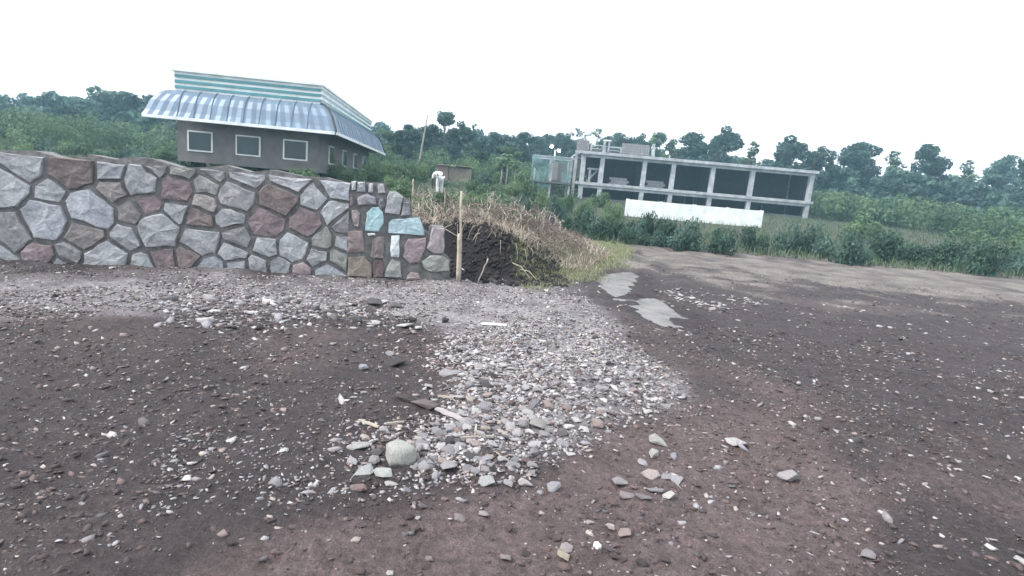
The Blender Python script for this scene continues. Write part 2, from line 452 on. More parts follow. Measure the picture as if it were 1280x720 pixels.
for v in bm.verts:
    n_ = v.co.normalized(); k_ = 1.06 + .26 * mnoise.noise(n_ * 1.3 + Vector((3, 1, 7))) + .09 * mnoise.noise(n_ * 3.2)
    for pl, dd in ((Vector((0, .2, 1)).normalized(), .74), (Vector((-.8, -.6, .1)).normalized(), .76), (Vector((.85, -.5, .2)).normalized(), .74), (Vector((.1, -1, .25)).normalized(), .78), (Vector((.6, -.5, .75)).normalized(), .80), (Vector((-.55, -.3, .8)).normalized(), .82)):
        k_ = min(k_, dd / max(.01, n_.dot(pl)) * (1 + .04 * mnoise.noise(n_ * 5))) if n_.dot(pl) > 0 else k_
    v.co = Vector((n_.x * k_, n_.y * k_ * .9, n_.z * k_ * .78))
BOULDER = bpy.data.meshes.new('boulder'); bm.to_mesh(BOULDER); bm.free(); BOULDER.materials.append(MAT['rock'])
BOULDER.polygons.foreach_set('use_smooth', [True] * len(BOULDER.polygons))
PALE = [(.40, .385, .395), (.33, .32, .34), (.46, .445, .445), (.26, .25, .268), (.53, .515, .505), (.29, .275, .29)]
WARM = [(.42, .37, .34), (.34, .28, .265), (.29, .23, .22)]
CLOD = [(.115, .082, .080), (.085, .065, .066), (.145, .105, .10), (.07, .055, .056)]
DARK = [(.10, .095, .10), (.14, .13, .135), (.07, .062, .064)]
Z_STONE = [(545, 440), (640, 405), (760, 432), (850, 478), (852, 498), (772, 518), (738, 552), (690, 580), (600, 600), (532, 602), (515, 560), (560, 525), (570, 485)]
Z_FINE = [(-700, 352), (300, 346), (560, 353), (700, 358), (745, 388), (775, 432), (690, 450), (600, 440), (545, 408), (440, 392), (200, 388), (-700, 430)]
Z_LINE = [(200, 375), (440, 372), (470, 374), (530, 405), (505, 420), (440, 404), (200, 420)]
Z_LOWL = [(200, 545), (440, 545), (540, 520), (610, 600), (500, 612), (400, 622), (200, 640)]
Z_RIGHT = [(790, 545), (900, 540), (1000, 600), (930, 660), (800, 650), (765, 610)]
Z_FAR = [(812, 352), (850, 352), (960, 380), (900, 392), (835, 372)]
Z_BLEND = [(540, 440), (640, 405), (760, 432), (850, 478), (858, 505), (780, 530), (745, 570), (700, 600), (600, 622), (500, 625), (440, 620), (440, 545), (540, 520)]
Z_SOFT = [(300, 400), (440, 405), (520, 425), (560, 445), (560, 500), (520, 540), (440, 545), (300, 540)]
def cand(n, y0, y1, xk):
    y = np.sqrt(rng.random(n) * (y1 ** 2 - y0 ** 2) + y0 ** 2); x = (rng.random(n) * 2 - 1) * xk * y
    return x, y
stones = []          # x, y, size, tone class
def scatter(n_m2, poly, smin, smax, soft=14, y0=1.2, y1=11, power=2.2, mix=(.72, .14, .14), lo=.1):
    area = (y1 ** 2 - y0 ** 2) * 1.25
    x, y = cand(int(n_m2 * area), y0, y1, 1.25)
    px, py = to_px(x, y, zg(x, y))
    k = np.ones(len(x)) if poly is None else sstep(-soft, soft, sdf(px, py, poly))
    nn = fbm(x * 1.7, y * 1.7, 77, 4) * 1.25
    keep = (rng.random(len(x)) < k * np.clip(.75 + 1.1 * nn, lo, 1)) & (sdf(x, y, HILL) < .15) & (py < 800)
    for q in PUD: keep &= sdf(x, y, [(p.x, p.y) for p in q]) < 0
    keep &= ~((y > wall_y(x) - .05) & (x < -.95))
    x, y = x[keep], y[keep]
    s = smin + (smax - smin) * rng.random(len(x)) ** power
    c = rng.choice(4, len(x), p=mix) if len(mix) == 4 else rng.choice(3, len(x), p=mix)
    stones.append(np.c_[x, y, s, c])
WA, WB = gpx(440, 344), gpx(556, 349.5)
def wall_y(x): return WA.y + (WB.y - WA.y) * (np.asarray(x) - WA.x) / (WB.x - WA.x)
scatter(1300, Z_FINE, .008, .024, 16, y0=4.8, power=2.2, mix=(.62, .12, .08, .18))
scatter(22, Z_FINE, .024, .045, 12, y0=4.8)
scatter(2800, Z_STONE, .006, .021, 24, y0=2.3, y1=8, power=1.5, lo=.55, mix=(.56, .14, .14, .16))
scatter(520, Z_STONE, .020, .046, 20, y0=2.3, y1=8, power=2.0, lo=.4, mix=(.66, .14, .12, .08))
scatter(1100, Z_BLEND, .006, .024, 26, y0=2.2, y1=8, power=1.8, lo=.4, mix=(.45, .15, .1, .3))
scatter(260, Z_SOFT, .006, .022, 20, y0=2.5, y1=7, power=2.0, mix=(.3, .1, .2, .4))
scatter(60, Z_LINE, .03, .085, 8, y0=4.5, y1=8, power=1.5, mix=(.55, .1, .35))
scatter(160, Z_LINE, .015, .04, 14, y0=4.5, y1=8)
scatter(170, Z_LOWL, .016, .042, 14, y0=2.2, y1=5, power=1.6, mix=(.75, .15, .1))
scatter(2600, Z_LOWL, .005, .017, 24, y0=2.2, y1=5, lo=.4, mix=(.5, .15, .1, .25))
scatter(22, Z_RIGHT, .02, .07, 22, y0=2, y1=5)
scatter(140, Z_FAR, .02, .06, 5, y0=6, y1=10)
scatter(900, None, .003, .011, y0=1.5, y1=6, power=2.0, mix=(.14, .16, .15, .55))
scatter(420, None, .007, .028, y0=1.5, y1=7, power=2.2, mix=(.06, .08, .1, .76))
scatter(60, [(-700, 300), (2000, 300), (2000, 900), (-700, 900)], .01, .035, y0=6, y1=14, power=2.0, mix=(.1, .1, .1, .7))
scatter(40, None, .008, .022, y0=1.5, y1=9, power=2.5, mix=(.4, .3, .3))
scatter(5, None, .02, .05, y0=1.8, y1=10, power=1.6, mix=(.6, .25, .15))
ST = np.concatenate(stones)
# hand-surveyed stones: px, py (base centre), width px, flatness index, colour, label, squash
HAND = [
 (498, 578, 40, 5, (.42, .43, .40), 'large pale rounded boulder sitting on dark soil, biggest of the loose stones', 'boulder'),
 (477, 594, 28, 3, (.46, .48, .46), 'pale greenish white stone just below the large boulder', 'stone'),
 (446, 560, 30, 0, (.38, .38, .37), 'flat pale slab stone lying on soil up left of the large boulder', 'stone'),
 (455, 592, 34, 9, (.40, .41, .40), 'long thin flat pale stone left of the greenish white stone', 'stone'),
 (450, 616, 24, 4, (.23, .165, .16), 'reddish brown blocky stone at the lower edge of the stones', 'stone'),
 (488, 609, 20, 2, (.46, .46, .43), 'cream flat stone below the greenish white stone', 'stone'),
 (470, 570, 18, 3, (.12, .11, .11), 'dark grey stone tucked against left side of the large boulder', 'stone'),
 (655, 608, 23, 4, (.44, .41, .41), 'smooth pale pinkish stone standing alone on red soil below the gravel', 'stone'),
 (635, 606, 17, 3, (.35, .34, .35), 'grey stone touching left side of smooth pale pinkish stone', 'stone'),
 (674, 535, 26, 1, (.30, .29, .28), 'big flat beige grey stone in the midst of the gravel', 'stone'),
 (608, 606, 24, 2, (.38, .38, .38), 'wide pale stone on lower edge of the gravel spill', 'stone'),
 (560, 588, 22, 1, (.34, .33, .34), 'flat grey triangular stone right of the large boulder', 'stone'),
 (528, 582, 22, 3, (.30, .29, .30), 'mid grey angular stone right beside the large boulder', 'stone'),
 (822, 558, 30, 4, (.38, .38, .36), 'grey blocky stone at back of the right hand cluster', 'stone'),
 (818, 572, 18, 5, (.44, .43, .41), 'cream upright stone in the right hand cluster', 'stone'),
 (815, 598, 27, 3, (.42, .36, .34), 'pinkish cream flat stone in front of the right hand cluster', 'stone'),
 (784, 624, 22, 0, (.27, .24, .25), 'flat grey slab with shadowed lower edge on red soil', 'stone'),
 (805, 624, 24, 0, (.22, .20, .21), 'dull flat slab half sunk beside the grey slab on red soil', 'stone'),
 (776, 608, 24, 6, (.30, .28, .29), 'thin flat stone just above the grey slab on red soil', 'stone'),
 (704, 699, 22, 3, (.40, .35, .27), 'yellowish flat stone at the bottom of the track', 'stone'),
 (708, 688, 17, 1, (.34, .31, .31), 'pinkish grey flat stone behind the yellowish flat stone', 'stone'),
 (574, 650, 17, 2, (.25, .22, .22), 'brown rounded stone embedded in foreground red soil', 'stone'),
 (604, 646, 16, 2, (.36, .33, .33), 'pale flat stone in foreground red soil, right of the brown one', 'stone'),
 (536, 702, 17, 4, (.24, .20, .20), 'brown round stone at end of a low ridge of foreground soil', 'stone'),
 (631, 700, 18, 3, (.27, .24, .23), 'dull brown stone in the bottom soil between the round and yellowish stones', 'stone'),
 (820, 706, 16, 4, (.13, .10, .105), 'dark purple brown stone in the bottom right soil', 'stone'),
 (522, 649, 9, 3, (.42, .40, .40), 'small whitish stone in foreground soil below the large boulder', 'stone'),
 (487, 720, 13, 3, (.45, .43, .40), 'small cream stone on the bottom edge of the track', 'stone'),
 (737, 655, 13, 4, (.40, .38, .38), 'small whitish stone with a dark shadow on the red soil', 'stone'),
 (492, 455, 30, 2, (.055, .048, .05), 'dark lumpy stone on the bare soft soil', 'stone'),
 (453, 464, 20, 4, (.30, .31, .34), 'blue grey stone on the bare soft soil', 'stone'),
 (487, 444, 13, 3, (.33, .32, .33), 'small pale stone behind the dark lumpy one', 'stone'),
 (535, 484, 13, 3, (.42, .41, .41), 'small white stone above the long dark rocks', 'stone'),
 (556, 403, 11, 5, (.05, .048, .052), 'small dark square stone alone on the fine gravel', 'stone'),
 (467, 382, 22, 2, (.09, .085, .09), 'dark stone in the rubble row on the gravel edge', 'stone'),
 (505, 410, 22, 0, (.50, .50, .49), 'bright white flat stone on the gravel edge', 'stone'),
 (523, 412, 12, 3, (.46, .46, .46), 'white chip beside the bright white flat stone', 'stone'),
 (657, 488, 13, 3, (.42, .42, .42), 'small bright stone in upper gravel', 'stone'),
 (560, 470, 26, 0, (.32, .31, .32), 'thin layered grey stone where soft soil meets gravel', 'stone'),
]
def seat(px, py):
    """ground point under a pixel of the photo"""
    d = ray(px, py); t = .5 * 1.006 ** np.arange(900)
    g = zg(d.x * t, d.y * t); hit = np.nonzero(CAM_H + d.z * t <= g)[0]
    k = hit[0] if len(hit) else 899
    t0 = t[max(0, k - 1)]; t1 = t[k]
    tt = np.linspace(t0, t1, 12); g = zg(d.x * tt, d.y * tt); hit = np.nonzero(CAM_H + d.z * tt <= g)[0]
    q = tt[hit[0]] if len(hit) else t1
    return Vector((0, 0, CAM_H)) + d * float(q)
def rock_at(x, y, w, idx, colour, name, label, group, tilt=.2, sink=.25, stretch=1.0):
    me, fl = (BOULDER, .62) if name == 'boulder' else BIG[idx]
    o = link(name, me); o.color = (*colour, 1)
    z = float(zg([x], [y])[0]); s = w / 2
    o.location = (x, y, z + s * fl * (1 - 2 * sink)); o.scale = (s * stretch, s, s)
    o.rotation_euler = (random.uniform(-tilt, tilt), random.uniform(-tilt, tilt), random.uniform(-.5, .5) + (math.pi if random.random() < .5 else 0))
    tag(o, label, 'boulder' if name == 'boulder' else 'stone', group); return o
HANDP = []
for px, py, w, idx, c, lab, nm in HAND:
    p = seat(px, py); HANDP.append((p.x, p.y, w / F_PX * p.y * .55))
    rock_at(p.x, p.y + w * .2 / F_PX * p.y, w / F_PX * p.y * 1.08, idx, c, nm, lab, 'loose stones on the track')
# the long dark rocks on the soft soil
for (px, py, w, lab, st) in ((506, 499, 30, 'dark left end lump of the two long rocks on soft soil', 1.5), (531, 507, 40, 'long brown rock lying end on against a dark lump on soft soil', 1.9)):
    p = seat(px, py); HANDP.append((p.x, p.y, .12))
    o = rock_at(p.x, p.y, w / F_PX * p.y / 1.5, 1, (.06, .05, .052) if px < 520 else (.16, .13, .13), 'stone', lab, 'loose stones on the track', .1, .2, 1.5)
    o.rotation_euler.z = -.45
for (hx, hy, hr) in HANDP:
    ST = ST[(ST[:, 0] - hx) ** 2 + (ST[:, 1] - hy) ** 2 > hr * hr]
ppx, ppy = to_px(ST[:, 0], ST[:, 1], zg(ST[:, 0], ST[:, 1]))
inphoto = (ppx > 440) & (ppx < 840) & (ppy < 720)
app = ST[:, 2] / ST[:, 1] * np.where(inphoto, 1.0, .55)
order = np.argsort(-app)
NI = 298 - len(HAND) - 2
ind, rest = order[:NI], order[NI:]
ZN = [(Z_LINE, 'in the rubble row on the gravel edge'), ([(540, 400), (850, 400), (850, 530), (690, 500)], 'at the far right of the stone spill'), ([(500, 380), (850, 400), (690, 500), (500, 480)], 'at the back of the stone spill'), (Z_STONE, 'at the near edge of the stone spill'), (Z_LOWL, 'scattered around the large boulder'),
      (Z_RIGHT, 'on red soil by the right hand cluster'), (Z_FINE, 'on the fine gravel below the wall')]
for i in ind:
    x, y, s, c = ST[i]; c = int(c)
    colr = random.choice((PALE, WARM, DARK, CLOD)[c]); k = random.uniform(.85, 1.1)
    idx = random.randrange(len(BIG)); fl = BIG[idx][1]
    where = 'on the bare soil of the track'
    for zp, w in ZN:
        if sdf(ppx[i], ppy[i], zp) > -12: where = w; break
    big = 'large ' if app[i] > .0105 else 'middling '
    lab = big + ('pale grey', 'warm brown', 'dark grey', 'soil coated')[c] + (' flat' if fl < .5 else ' blocky') + ' stone ' + where
    rock_at(x, y, s * 2.1, idx, tuple(k * q for q in colr), 'stone', lab, 'loose stones on the track', .35)
def mass(name, idxs, label):
    Vs, Fs, Cs = [], [], []; off = 0
    zz = zg(ST[idxs, 0], ST[idxs, 1])
    for j, i in enumerate(idxs):
        V, F = SMALL[random.randrange(len(SMALL))]
        x, y, s, c = ST[i]
        a = random.random() * 6.283; ca, sa = math.cos(a), math.sin(a)
        tx = random.gauss(0, .22); ty = random.gauss(0, .22)
        q = V * (s * random.uniform(.9, 1.35), s * random.uniform(.55, .95), s * random.uniform(.7, 1.1))
        q = np.c_[q[:, 0] * ca - q[:, 1] * sa, q[:, 0] * sa + q[:, 1] * ca, q[:, 2]]
        q[:, 2] += tx * q[:, 0] + ty * q[:, 1]
        Vs.append(q + (x, y, zz[j] + s * random.uniform(-.12, .2))); Fs.append(F + off); off += len(V)
        colr = np.array(random.choice((PALE, WARM, DARK, CLOD)[int(c)])) * random.uniform(.8, 1.1) * (.9 if s < .02 else 1)
        Cs.append(np.tile(colr, (len(V), 1)))
    me = np_mesh(name, np.concatenate(Vs), np.concatenate(Fs), 3, acol=np.concatenate(Cs))
    o = link(name, me, None, MAT['gravel']); tag(o, label, 'gravel', kind='stuff'); return o
mass('gravel', rest, 'loose grey gravel and small stones spread over the track')
print('stones', len(ST), 'stuff', len(rest))

# ------------------------------------------------------------------ debris on the ground
def plank(px0, py0, px1, py1, w, h, mat, name, label, cat, group=None):
    a, b = seat(px0, py0), seat(px1, py1); c = (a + b) / 2; d = b - a
    m = MB(); L = d.length; n = 7
    for i in range(n):      # slightly bowed, tapering strip
        t = i / (n - 1) - .5; ww = w * (1 - .35 * abs(t * 2) ** 2); zz = .015 * math.cos(t * 3) * min(L, .3)
        for q in ((-ww / 2, 0), (ww / 2, 0), (ww / 2 * .8, h), (-ww / 2 * .8, h)):
            m.v.append((t * L, q[0] + w * .15 * math.sin(i * 2.1), zz + q[1]))
        if i:
            for k in range(4):
                k2 = (k + 1) % 4; m.f.append(((i - 1) * 4 + k, (i - 1) * 4 + k2, i * 4 + k2, i * 4 + k))
    m.f.append((3, 2, 1, 0)); m.f.append(tuple((n - 1) * 4 + k for k in range(4)))
    o = m.build(name, mat); o.location = (c.x, c.y, max(a.z, b.z) + .004)
    o.rotation_euler = (0, 0, math.atan2(d.y, d.x)); tag(o, label, cat, group); return o
plank(601, 406, 633, 408, .05, .018, MAT['plastic'], 'plank', 'bright white plank lying alone on the fine gravel', 'plank')
plank(527, 363, 545, 366, .04, .02, MAT['wood_grey'], 'stick', 'short dark stick lying on gravel below the wall', 'stick', 'broken sticks on the ground')
plank(604, 428, 627, 431, .04, .02, MAT['wood_grey'], 'stick', 'dark stick on the gravel in front of the white plank', 'stick', 'broken sticks on the ground')
plank(547, 497, 567, 499, .016, .012, MAT['wood_pale'], 'stick', 'straight pale stick right of the long dark rocks', 'stick', 'broken sticks on the ground')
plank(594, 546, 595, 533, .014, .012, MAT['wood_pale'], 'stick', 'pale upright looking stick among stones at the gravel edge', 'stick', 'broken sticks on the ground')
plank(574, 549, 616, 548, .012, .01, MAT['wood_pale'], 'stick', 'long thin pale stick lying across the lower stones', 'stick', 'broken sticks on the ground')
plank(514, 570, 519, 579, .014, .012, MAT['wood_pale'], 'stick', 'tiny pale stick leaning at right side of the large boulder', 'stick', 'broken sticks on the ground')
plank(482, 533, 505, 529, .014, .012, MAT['wood_pale'], 'stick', 'thin pale stick on the soft soil above the large boulder', 'stick', 'broken sticks on the ground')
plank(448, 527, 473, 538, .02, .012, MAT['wood_pale'], 'stick', 'forked pale stick piece on the soft soil at the left', 'stick', 'broken sticks on the ground')
plank(744, 681, 749, 688, .03, .012, MAT['plastic'], 'scrap', 'crumpled bright white scrap on the red soil', 'litter')
plank(545, 516, 582, 528, .05, .014, simple('bark_strip', (.36, .33, .34), .9), 'bark_strip', 'pale lilac grey strip of bark lying on the lower stones', 'bark')

# ------------------------------------------------------------------ stone retaining wall
wdir = Vector((WB.x - WA.x, WB.y - WA.y, 0)).normalized(); wnor = Vector((wdir.y, -wdir.x, 0))   # towards camera
WO = Vector((WA.x, WA.y, 0))
def wall_uv(px, py):
    d = ray(px, py); o = Vector((0, 0, CAM_H)); t = (WO - o).dot(wnor) / d.dot(wnor); p = o + d * t
    return ((p - WO).dot(wdir), p.z)
wall = empty('stone_wall', WO, math.atan2(wdir.y, wdir.x))
tag(wall, 'rough stone retaining wall in grey mortar with a stepped broken end', 'wall')
def zpx(q): return wall_uv(436 + q[0] / 5.538, 220 + q[1] / 5.538)
OUT = [zpx(q) for q in ((20, 34), (120, 44), (258, 50), (268, 108), (330, 106), (392, 150), (432, 182), (440, 282), (488, 286), (532, 380), (562, 398), (580, 350), (666, 356), (662, 540), (702, 575), (700, 700))]
LEFT_S = -9.5
top = []
s = OUT[0][0] - .05
while s > LEFT_S:
    top.append((s, OUT[0][1] + .02 + random.uniform(-.09, .07))); s -= random.uniform(.2, .45)
outl = [(LEFT_S, -.4), (LEFT_S, 1.5)] + top[::-1] + OUT + [(OUT[-1][0], -.4)]
bm = bmesh.new()
fr = [bm.verts.new((a, 0, b)) for a, b in outl]
bm.faces.new(fr)
ext = bmesh.ops.extrude_face_region(bm, geom=list(bm.faces))
for v in ext['geom']:
    if isinstance(v, bmesh.types.BMVert): v.co.y += .42
bmesh.ops.recalc_face_normals(bm, faces=bm.faces)
bmesh.ops.triangulate(bm, faces=bm.faces)
me = bpy.data.meshes.new('mortar'); bm.to_mesh(me); bm.free(); link('mortar', me, wall, MAT['mortar'])
def wall_stone(poly, colour, proud=.045, label=None, jit=.02):
    r = random.Random(int(abs(poly[0][0]) * 1000) + len(poly))
    P = [Vector((a, b)) for a, b in poly]; ring = []
    for i in range(len(P)):
        q0, q1 = P[i], P[(i + 1) % len(P)]; k = max(1, min(3, round((q1 - q0).length / .11)))
        for j in range(k):
            p = q0.lerp(q1, j / k)
            ring.append(p + (Vector((r.uniform(-1, 1), r.uniform(-1, 1))) * jit * .6 if j else Vector((0, 0))))
    n = len(ring)
    c = sum(ring, Vector((0, 0))) / n
    m = MB()
    for sc, dep in ((1.0, .03), (.985, -proud * .7), (.93, -proud), (.55, -proud * 1.08)):
        for q in ring:
            w = c + (q - c) * sc; jj = jit * (1 if sc < 1 else .3)
            m.v.append((w.x + r.uniform(-jj, jj) * .5, dep + r.uniform(-.010, .010) * (sc < .98), w.y + r.uniform(-jj, jj) * .5))
    m.v.append((c.x, -proud * 1.2 + r.uniform(-.01, .01), c.y))
    for l in range(3):
        for k in range(n):
            k2 = (k + 1) % n; m.f.append((l * n + k2, l * n + k, (l + 1) * n + k, (l + 1) * n + k2))
    for k in range(n): m.f.append((3 * n + (k + 1) % n, 3 * n + k, 4 * n))
    me = m.mesh('stone'); bm = bmesh.new(); bm.from_mesh(me); bmesh.ops.recalc_face_normals(bm, faces=bm.faces); bm.to_mesh(me); bm.free()
    o = link('stone', me, wall, MAT['wallrock']); o.color = (*colour, 1)
    if label: o['label'] = label
    return o
GP = (.38, .39, .405); GR = (.31, .31, .315); CY = (.38, .56, .58); BR = (.22, .18, .175); RD = (.27, .215, .22); GN = (.31, .32, .295)
WS = [
 ([(22, 38), (48, 35), (48, 92), (22, 95)], GP), ([(62, 45), (108, 42), (112, 105), (55, 108)], (.37, .38, .40)), ([(140, 52), (165, 50), (168, 112), (136, 112)], GP),
 ([(200, 55), (238, 58), (252, 122), (200, 122)], (.38, .38, .40)), ([(60, 165), (75, 140), (125, 120), (185, 150), (190, 195), (65, 200)], (.30, .30, .33)),
 ([(208, 160), (240, 150), (250, 205), (215, 235)], (.18, .18, .19)), ([(280, 108), (330, 110), (378, 145), (350, 270), (245, 255), (262, 180)], (.34, .35, .36)),
 ([(385, 180), (415, 185), (428, 270), (360, 275), (372, 220)], (.28, .29, .30)), ([(10, 125), (34, 130), (30, 205), (8, 205)], BR),
 ([(22, 240), (60, 230), (75, 260), (68, 350), (35, 345)], (.28, .24, .245)),
 ([(125, 250), (160, 218), (205, 215), (235, 250), (240, 330), (205, 382), (115, 380)], CY, 'pale blue painted stone with a rounded top'),
 ([(275, 320), (300, 300), (380, 298), (415, 290), (485, 288), (525, 380), (520, 412), (400, 398), (275, 392)], (.38, .50, .54), 'long pale blue stone'),
 ([(-10, 380), (95, 380), (110, 525), (-12, 530)], BR), ([(160, 440), (195, 420), (240, 420), (240, 575), (150, 560)], (.21, .185, .18)),
 ([(295, 410), (352, 410), (345, 560), (290, 558)], (.62, .68, .69), 'narrow upright white stone'), ([(410, 430), (535, 425), (530, 500), (490, 595), (420, 605), (370, 560), (385, 480)], RD, 'reddish rounded stone'),
 ([(580, 355), (660, 360), (655, 530), (580, 535), (538, 500), (555, 450)], (.36, .32, .325)), ([(132, 398), (180, 397), (182, 407), (135, 408)], (.6, .62, .62)),
 ([(-8, 560), (110, 550), (150, 610), (160, 700), (-10, 690)], (.23, .20, .165)), ([(175, 590), (235, 580), (240, 700), (165, 700)], (.13, .095, .095)),
 ([(265, 620), (300, 575), (355, 590), (365, 700), (245, 700)], GN), ([(500, 590), (560, 550), (650, 550), (695, 580), (695, 655), (600, 665), (520, 640)], GN),
 ([(400, 690), (430, 660), (480, 670), (495, 715), (395, 715)], (.30, .245, .24)), ([(110, 130), (112, 130), (112, 131), (110, 131)], GP)][:-1]
for w in WS: wall_stone([zpx(q) for q in w[0]], tuple(1.2 * k for k in w[1]), .05, w[2] if len(w) > 2 else None)
# the run of the wall carries on to the left with the same courses
zt = OUT[0][1]; s_end = OUT[0][0] - .02
seeds = []
for tries in range(9000):
    q = (random.uniform(LEFT_S + .1, s_end), random.uniform(-.1, zt + .02)); rmin = random.choice((.24, .34, .42))
    if all(((q[0] - o[0]) * .8) ** 2 + ((q[1] - o[1]) * 1.1) ** 2 > ((rmin + o[2]) / 2) ** 2 for o in seeds): seeds.append((*q, rmin))
for i, (sx, sz, rm_) in enumerate(seeds):
    poly = [Vector(v) for v in ((LEFT_S + .03, -.15), (s_end, -.15), (s_end, zt - .03), (LEFT_S + .03, zt - .03))]
    c0 = Vector((sx, sz))
    for j, o in enumerate(seeds):
        if j == i or abs(o[0] - sx) > 1.3: continue
        nvec = Vector((o[0], o[1])) - c0; mid_ = c0 + nvec * (rm_ / (rm_ + o[2])); nvec.normalize(); lim = mid_.dot(nvec) - random.uniform(.016, .034)
        res = []
        for k in range(len(poly)):
            p0, p1 = poly[k], poly[(k + 1) % len(poly)]; d0, d1 = p0.dot(nvec) - lim, p1.dot(nvec) - lim
            if d0 <= 0: res.append(p0)
            if d0 * d1 < 0: res.append(p0.lerp(p1, d0 / (d0 - d1)))
        poly = res
        if len(poly) < 3: break
    if len(poly) < 3: continue
    keep = [p for k, p in enumerate(poly) if (p - poly[k - 1]).length > .035]
    if len(keep) < 3: continue
    xs_ = [p.x for p in keep]; zs_ = [p.y for p in keep]
    if max(xs_) - min(xs_) < .08 or max(zs_) - min(zs_) < .07 or max(zs_) < .03: continue
    c = random.choice([GP, GP, GP, GR, BR, RD, GN, (.42, .43, .45), (.40, .42, .45), (.30, .275, .265)]); kf = random.uniform(.85, 1.2)
    wall_stone([(p.x + random.uniform(-.012, .012), p.y + random.uniform(-.012, .012)) for p in keep], tuple(kf * q for q in c), random.uniform(.025, .055))

# ------------------------------------------------------------------ poles at the pit beside the wall
def pole(px0, py0, px1, py1, depth, r, mat, name, label, cat, group=None, wob=.01, rt=.8):
    a, b = at(px0, py0, depth), at(px1, py1, depth)
    m = MB(); n = 7; pts = []; rad = []
    for i in range(n):
        t = i / (n - 1); p = (b - a) * t; pts.append(p + Vector((random.uniform(-wob, wob), random.uniform(-wob, wob), 0)) * (0 < i < n - 1)); rad.append(r * (1 - (1 - rt) * t))
    o = m.tube(pts, rad, 8).build(name, mat, None, True); o.location = a; tag(o, label, cat, group); return o
pole(574.5, 352, 577, 239, 8.95, .022, MAT['wood_pale'], 'pole', 'tall thin pale pole standing at the pit beside the wall end', 'pole', 'poles by the wall end')
pole(572.5, 352, 574, 292, 8.88, .034, MAT['wood_pale'], 'pole', 'short thick pale post against the foot of the tall pole', 'pole', 'poles by the wall end')
pole(597, 354, 610, 323, 9.05, .012, MAT['wood_pale'], 'stick', 'thin pale stick leaning up against the dark soil bank', 'stick')
pole(516, 246, 516.5, 224, 12.5, .018, MAT['wood_pale'], 'stake', 'pale wooden stake standing in the dry stalks behind the wall', 'stake')

# ------------------------------------------------------------------ foliage generators
def leaf_cloud(clumps, per, size, seed, aspect=.55, tonebias=0):
    """clumps: list of (centre, radii). returns V,F(quads),tone"""
    r = np.random.default_rng(seed); Vs = []; T = []
    for (c, rad) in clumps:
        n = max(3, int(per * (rad[0] * rad[1] * rad[2]) ** (2 / 3)))
        d = r.normal(size=(n, 3)); d /= np.linalg.norm(d, axis=1)[:, None]
        rr = .45 + .6 * r.random((n, 1)) ** .6
        p = np.array(c) + d * rr * np.array(rad)
        nv = d * .8 + r.normal(size=(n, 3)) * .7; nv[:, 2] += .35; nv /= np.linalg.norm(nv, axis=1)[:, None]
        a = np.cross(nv, r.normal(size=(n, 3))); a /= np.linalg.norm(a, axis=1)[:, None] + 1e-9
        b = np.cross(nv, a); s = size * (.6 + .8 * r.random((n, 1)))
        fold = nv * s * .18
        q = np.stack([p - a * s, p + b * s * aspect + fold, p + a * s, p - b * s * aspect + fold], 1)
        Vs.append(q.reshape(-1, 3))
        ct = r.random() ** 1.3 * .75
        T.append(np.repeat(np.clip(ct + .35 * r.random(n) + tonebias, 0, 1), 4))
    V = np.concatenate(Vs); return V, np.arange(len(V)).reshape(-1, 4), np.concatenate(T)
def cloud_mesh(name, mat, *a, **k):
    V, F, T = leaf_cloud(*a, **k); me = np_mesh(name, V, F, 4, attr=T); me.materials.append(mat); return me
def crown_clumps(kind, H, W_, seed):
    r = random.Random(seed); C = []
    if kind in ('dense', 'round'):
        for k in range(52):
            t = r.random(); an = r.random() * 6.283
            z = H * (.10 + .84 * t); wr = W_ * math.sin(math.pi * min(1, .24 + .70 * t)) ** .6
            q = r.random() ** .5 * wr * .85; s = r.uniform(.18, .34) * W_
            C.append(((q * math.cos(an), q * math.sin(an), z), (s, s, s * .75)))
    elif kind == 'broad':
        for k in range(50):
            t = r.random(); an = r.random() * 6.283
            z = H * (.18 + .74 * t); wr = W_ * (1 - .5 * t * t)
            q = r.random() ** .5 * wr * .9; s = r.uniform(.16, .32) * W_
            C.append(((q * math.cos(an), q * math.sin(an), z), (s, s, s * .6)))
    elif kind == 'ball':
        for k in range(14):
            an = r.random() * 6.283; q = r.random() ** .5 * W_ * .6; s = r.uniform(.25, .42) * W_
            C.append(((q * math.cos(an), q * math.sin(an), H * r.uniform(.82, .95)), (s, s, s * .9)))
        for k in range(10):
            an = r.random() * 6.283; q = r.random() ** .5 * W_ * .9; s = r.uniform(.2, .36) * W_
            C.append(((q * math.cos(an), q * math.sin(an), H * r.uniform(.35, .74)), (s, s, s)))
    elif kind == 'spire':
        for k in range(22):
            t = r.random(); an = r.random() * 6.283
            z = H * (.2 + .77 * t); wr = W_ * (1.02 - t) ** .8; q = r.random() ** .5 * wr; s = W_ * (.32 - .2 * t) * r.uniform(.7, 1.1)
            C.append(((q * math.cos(an), q * math.sin(an), z), (s, s, s * 1.3)))
    elif kind == 'airy':
        for k in range(17):
            t = r.random() ** .7; an = r.random() * 6.283
            z = H * (.5 + .46 * t); wr = W_ * math.sin(math.pi * (.2 + .7 * t)); q = r.uniform(.35, 1) * wr; s = r.uniform(.13, .26) * W_
            C.append(((q * math.cos(an), q * math.sin(an), z), (s, s, s * .5)))
    return C
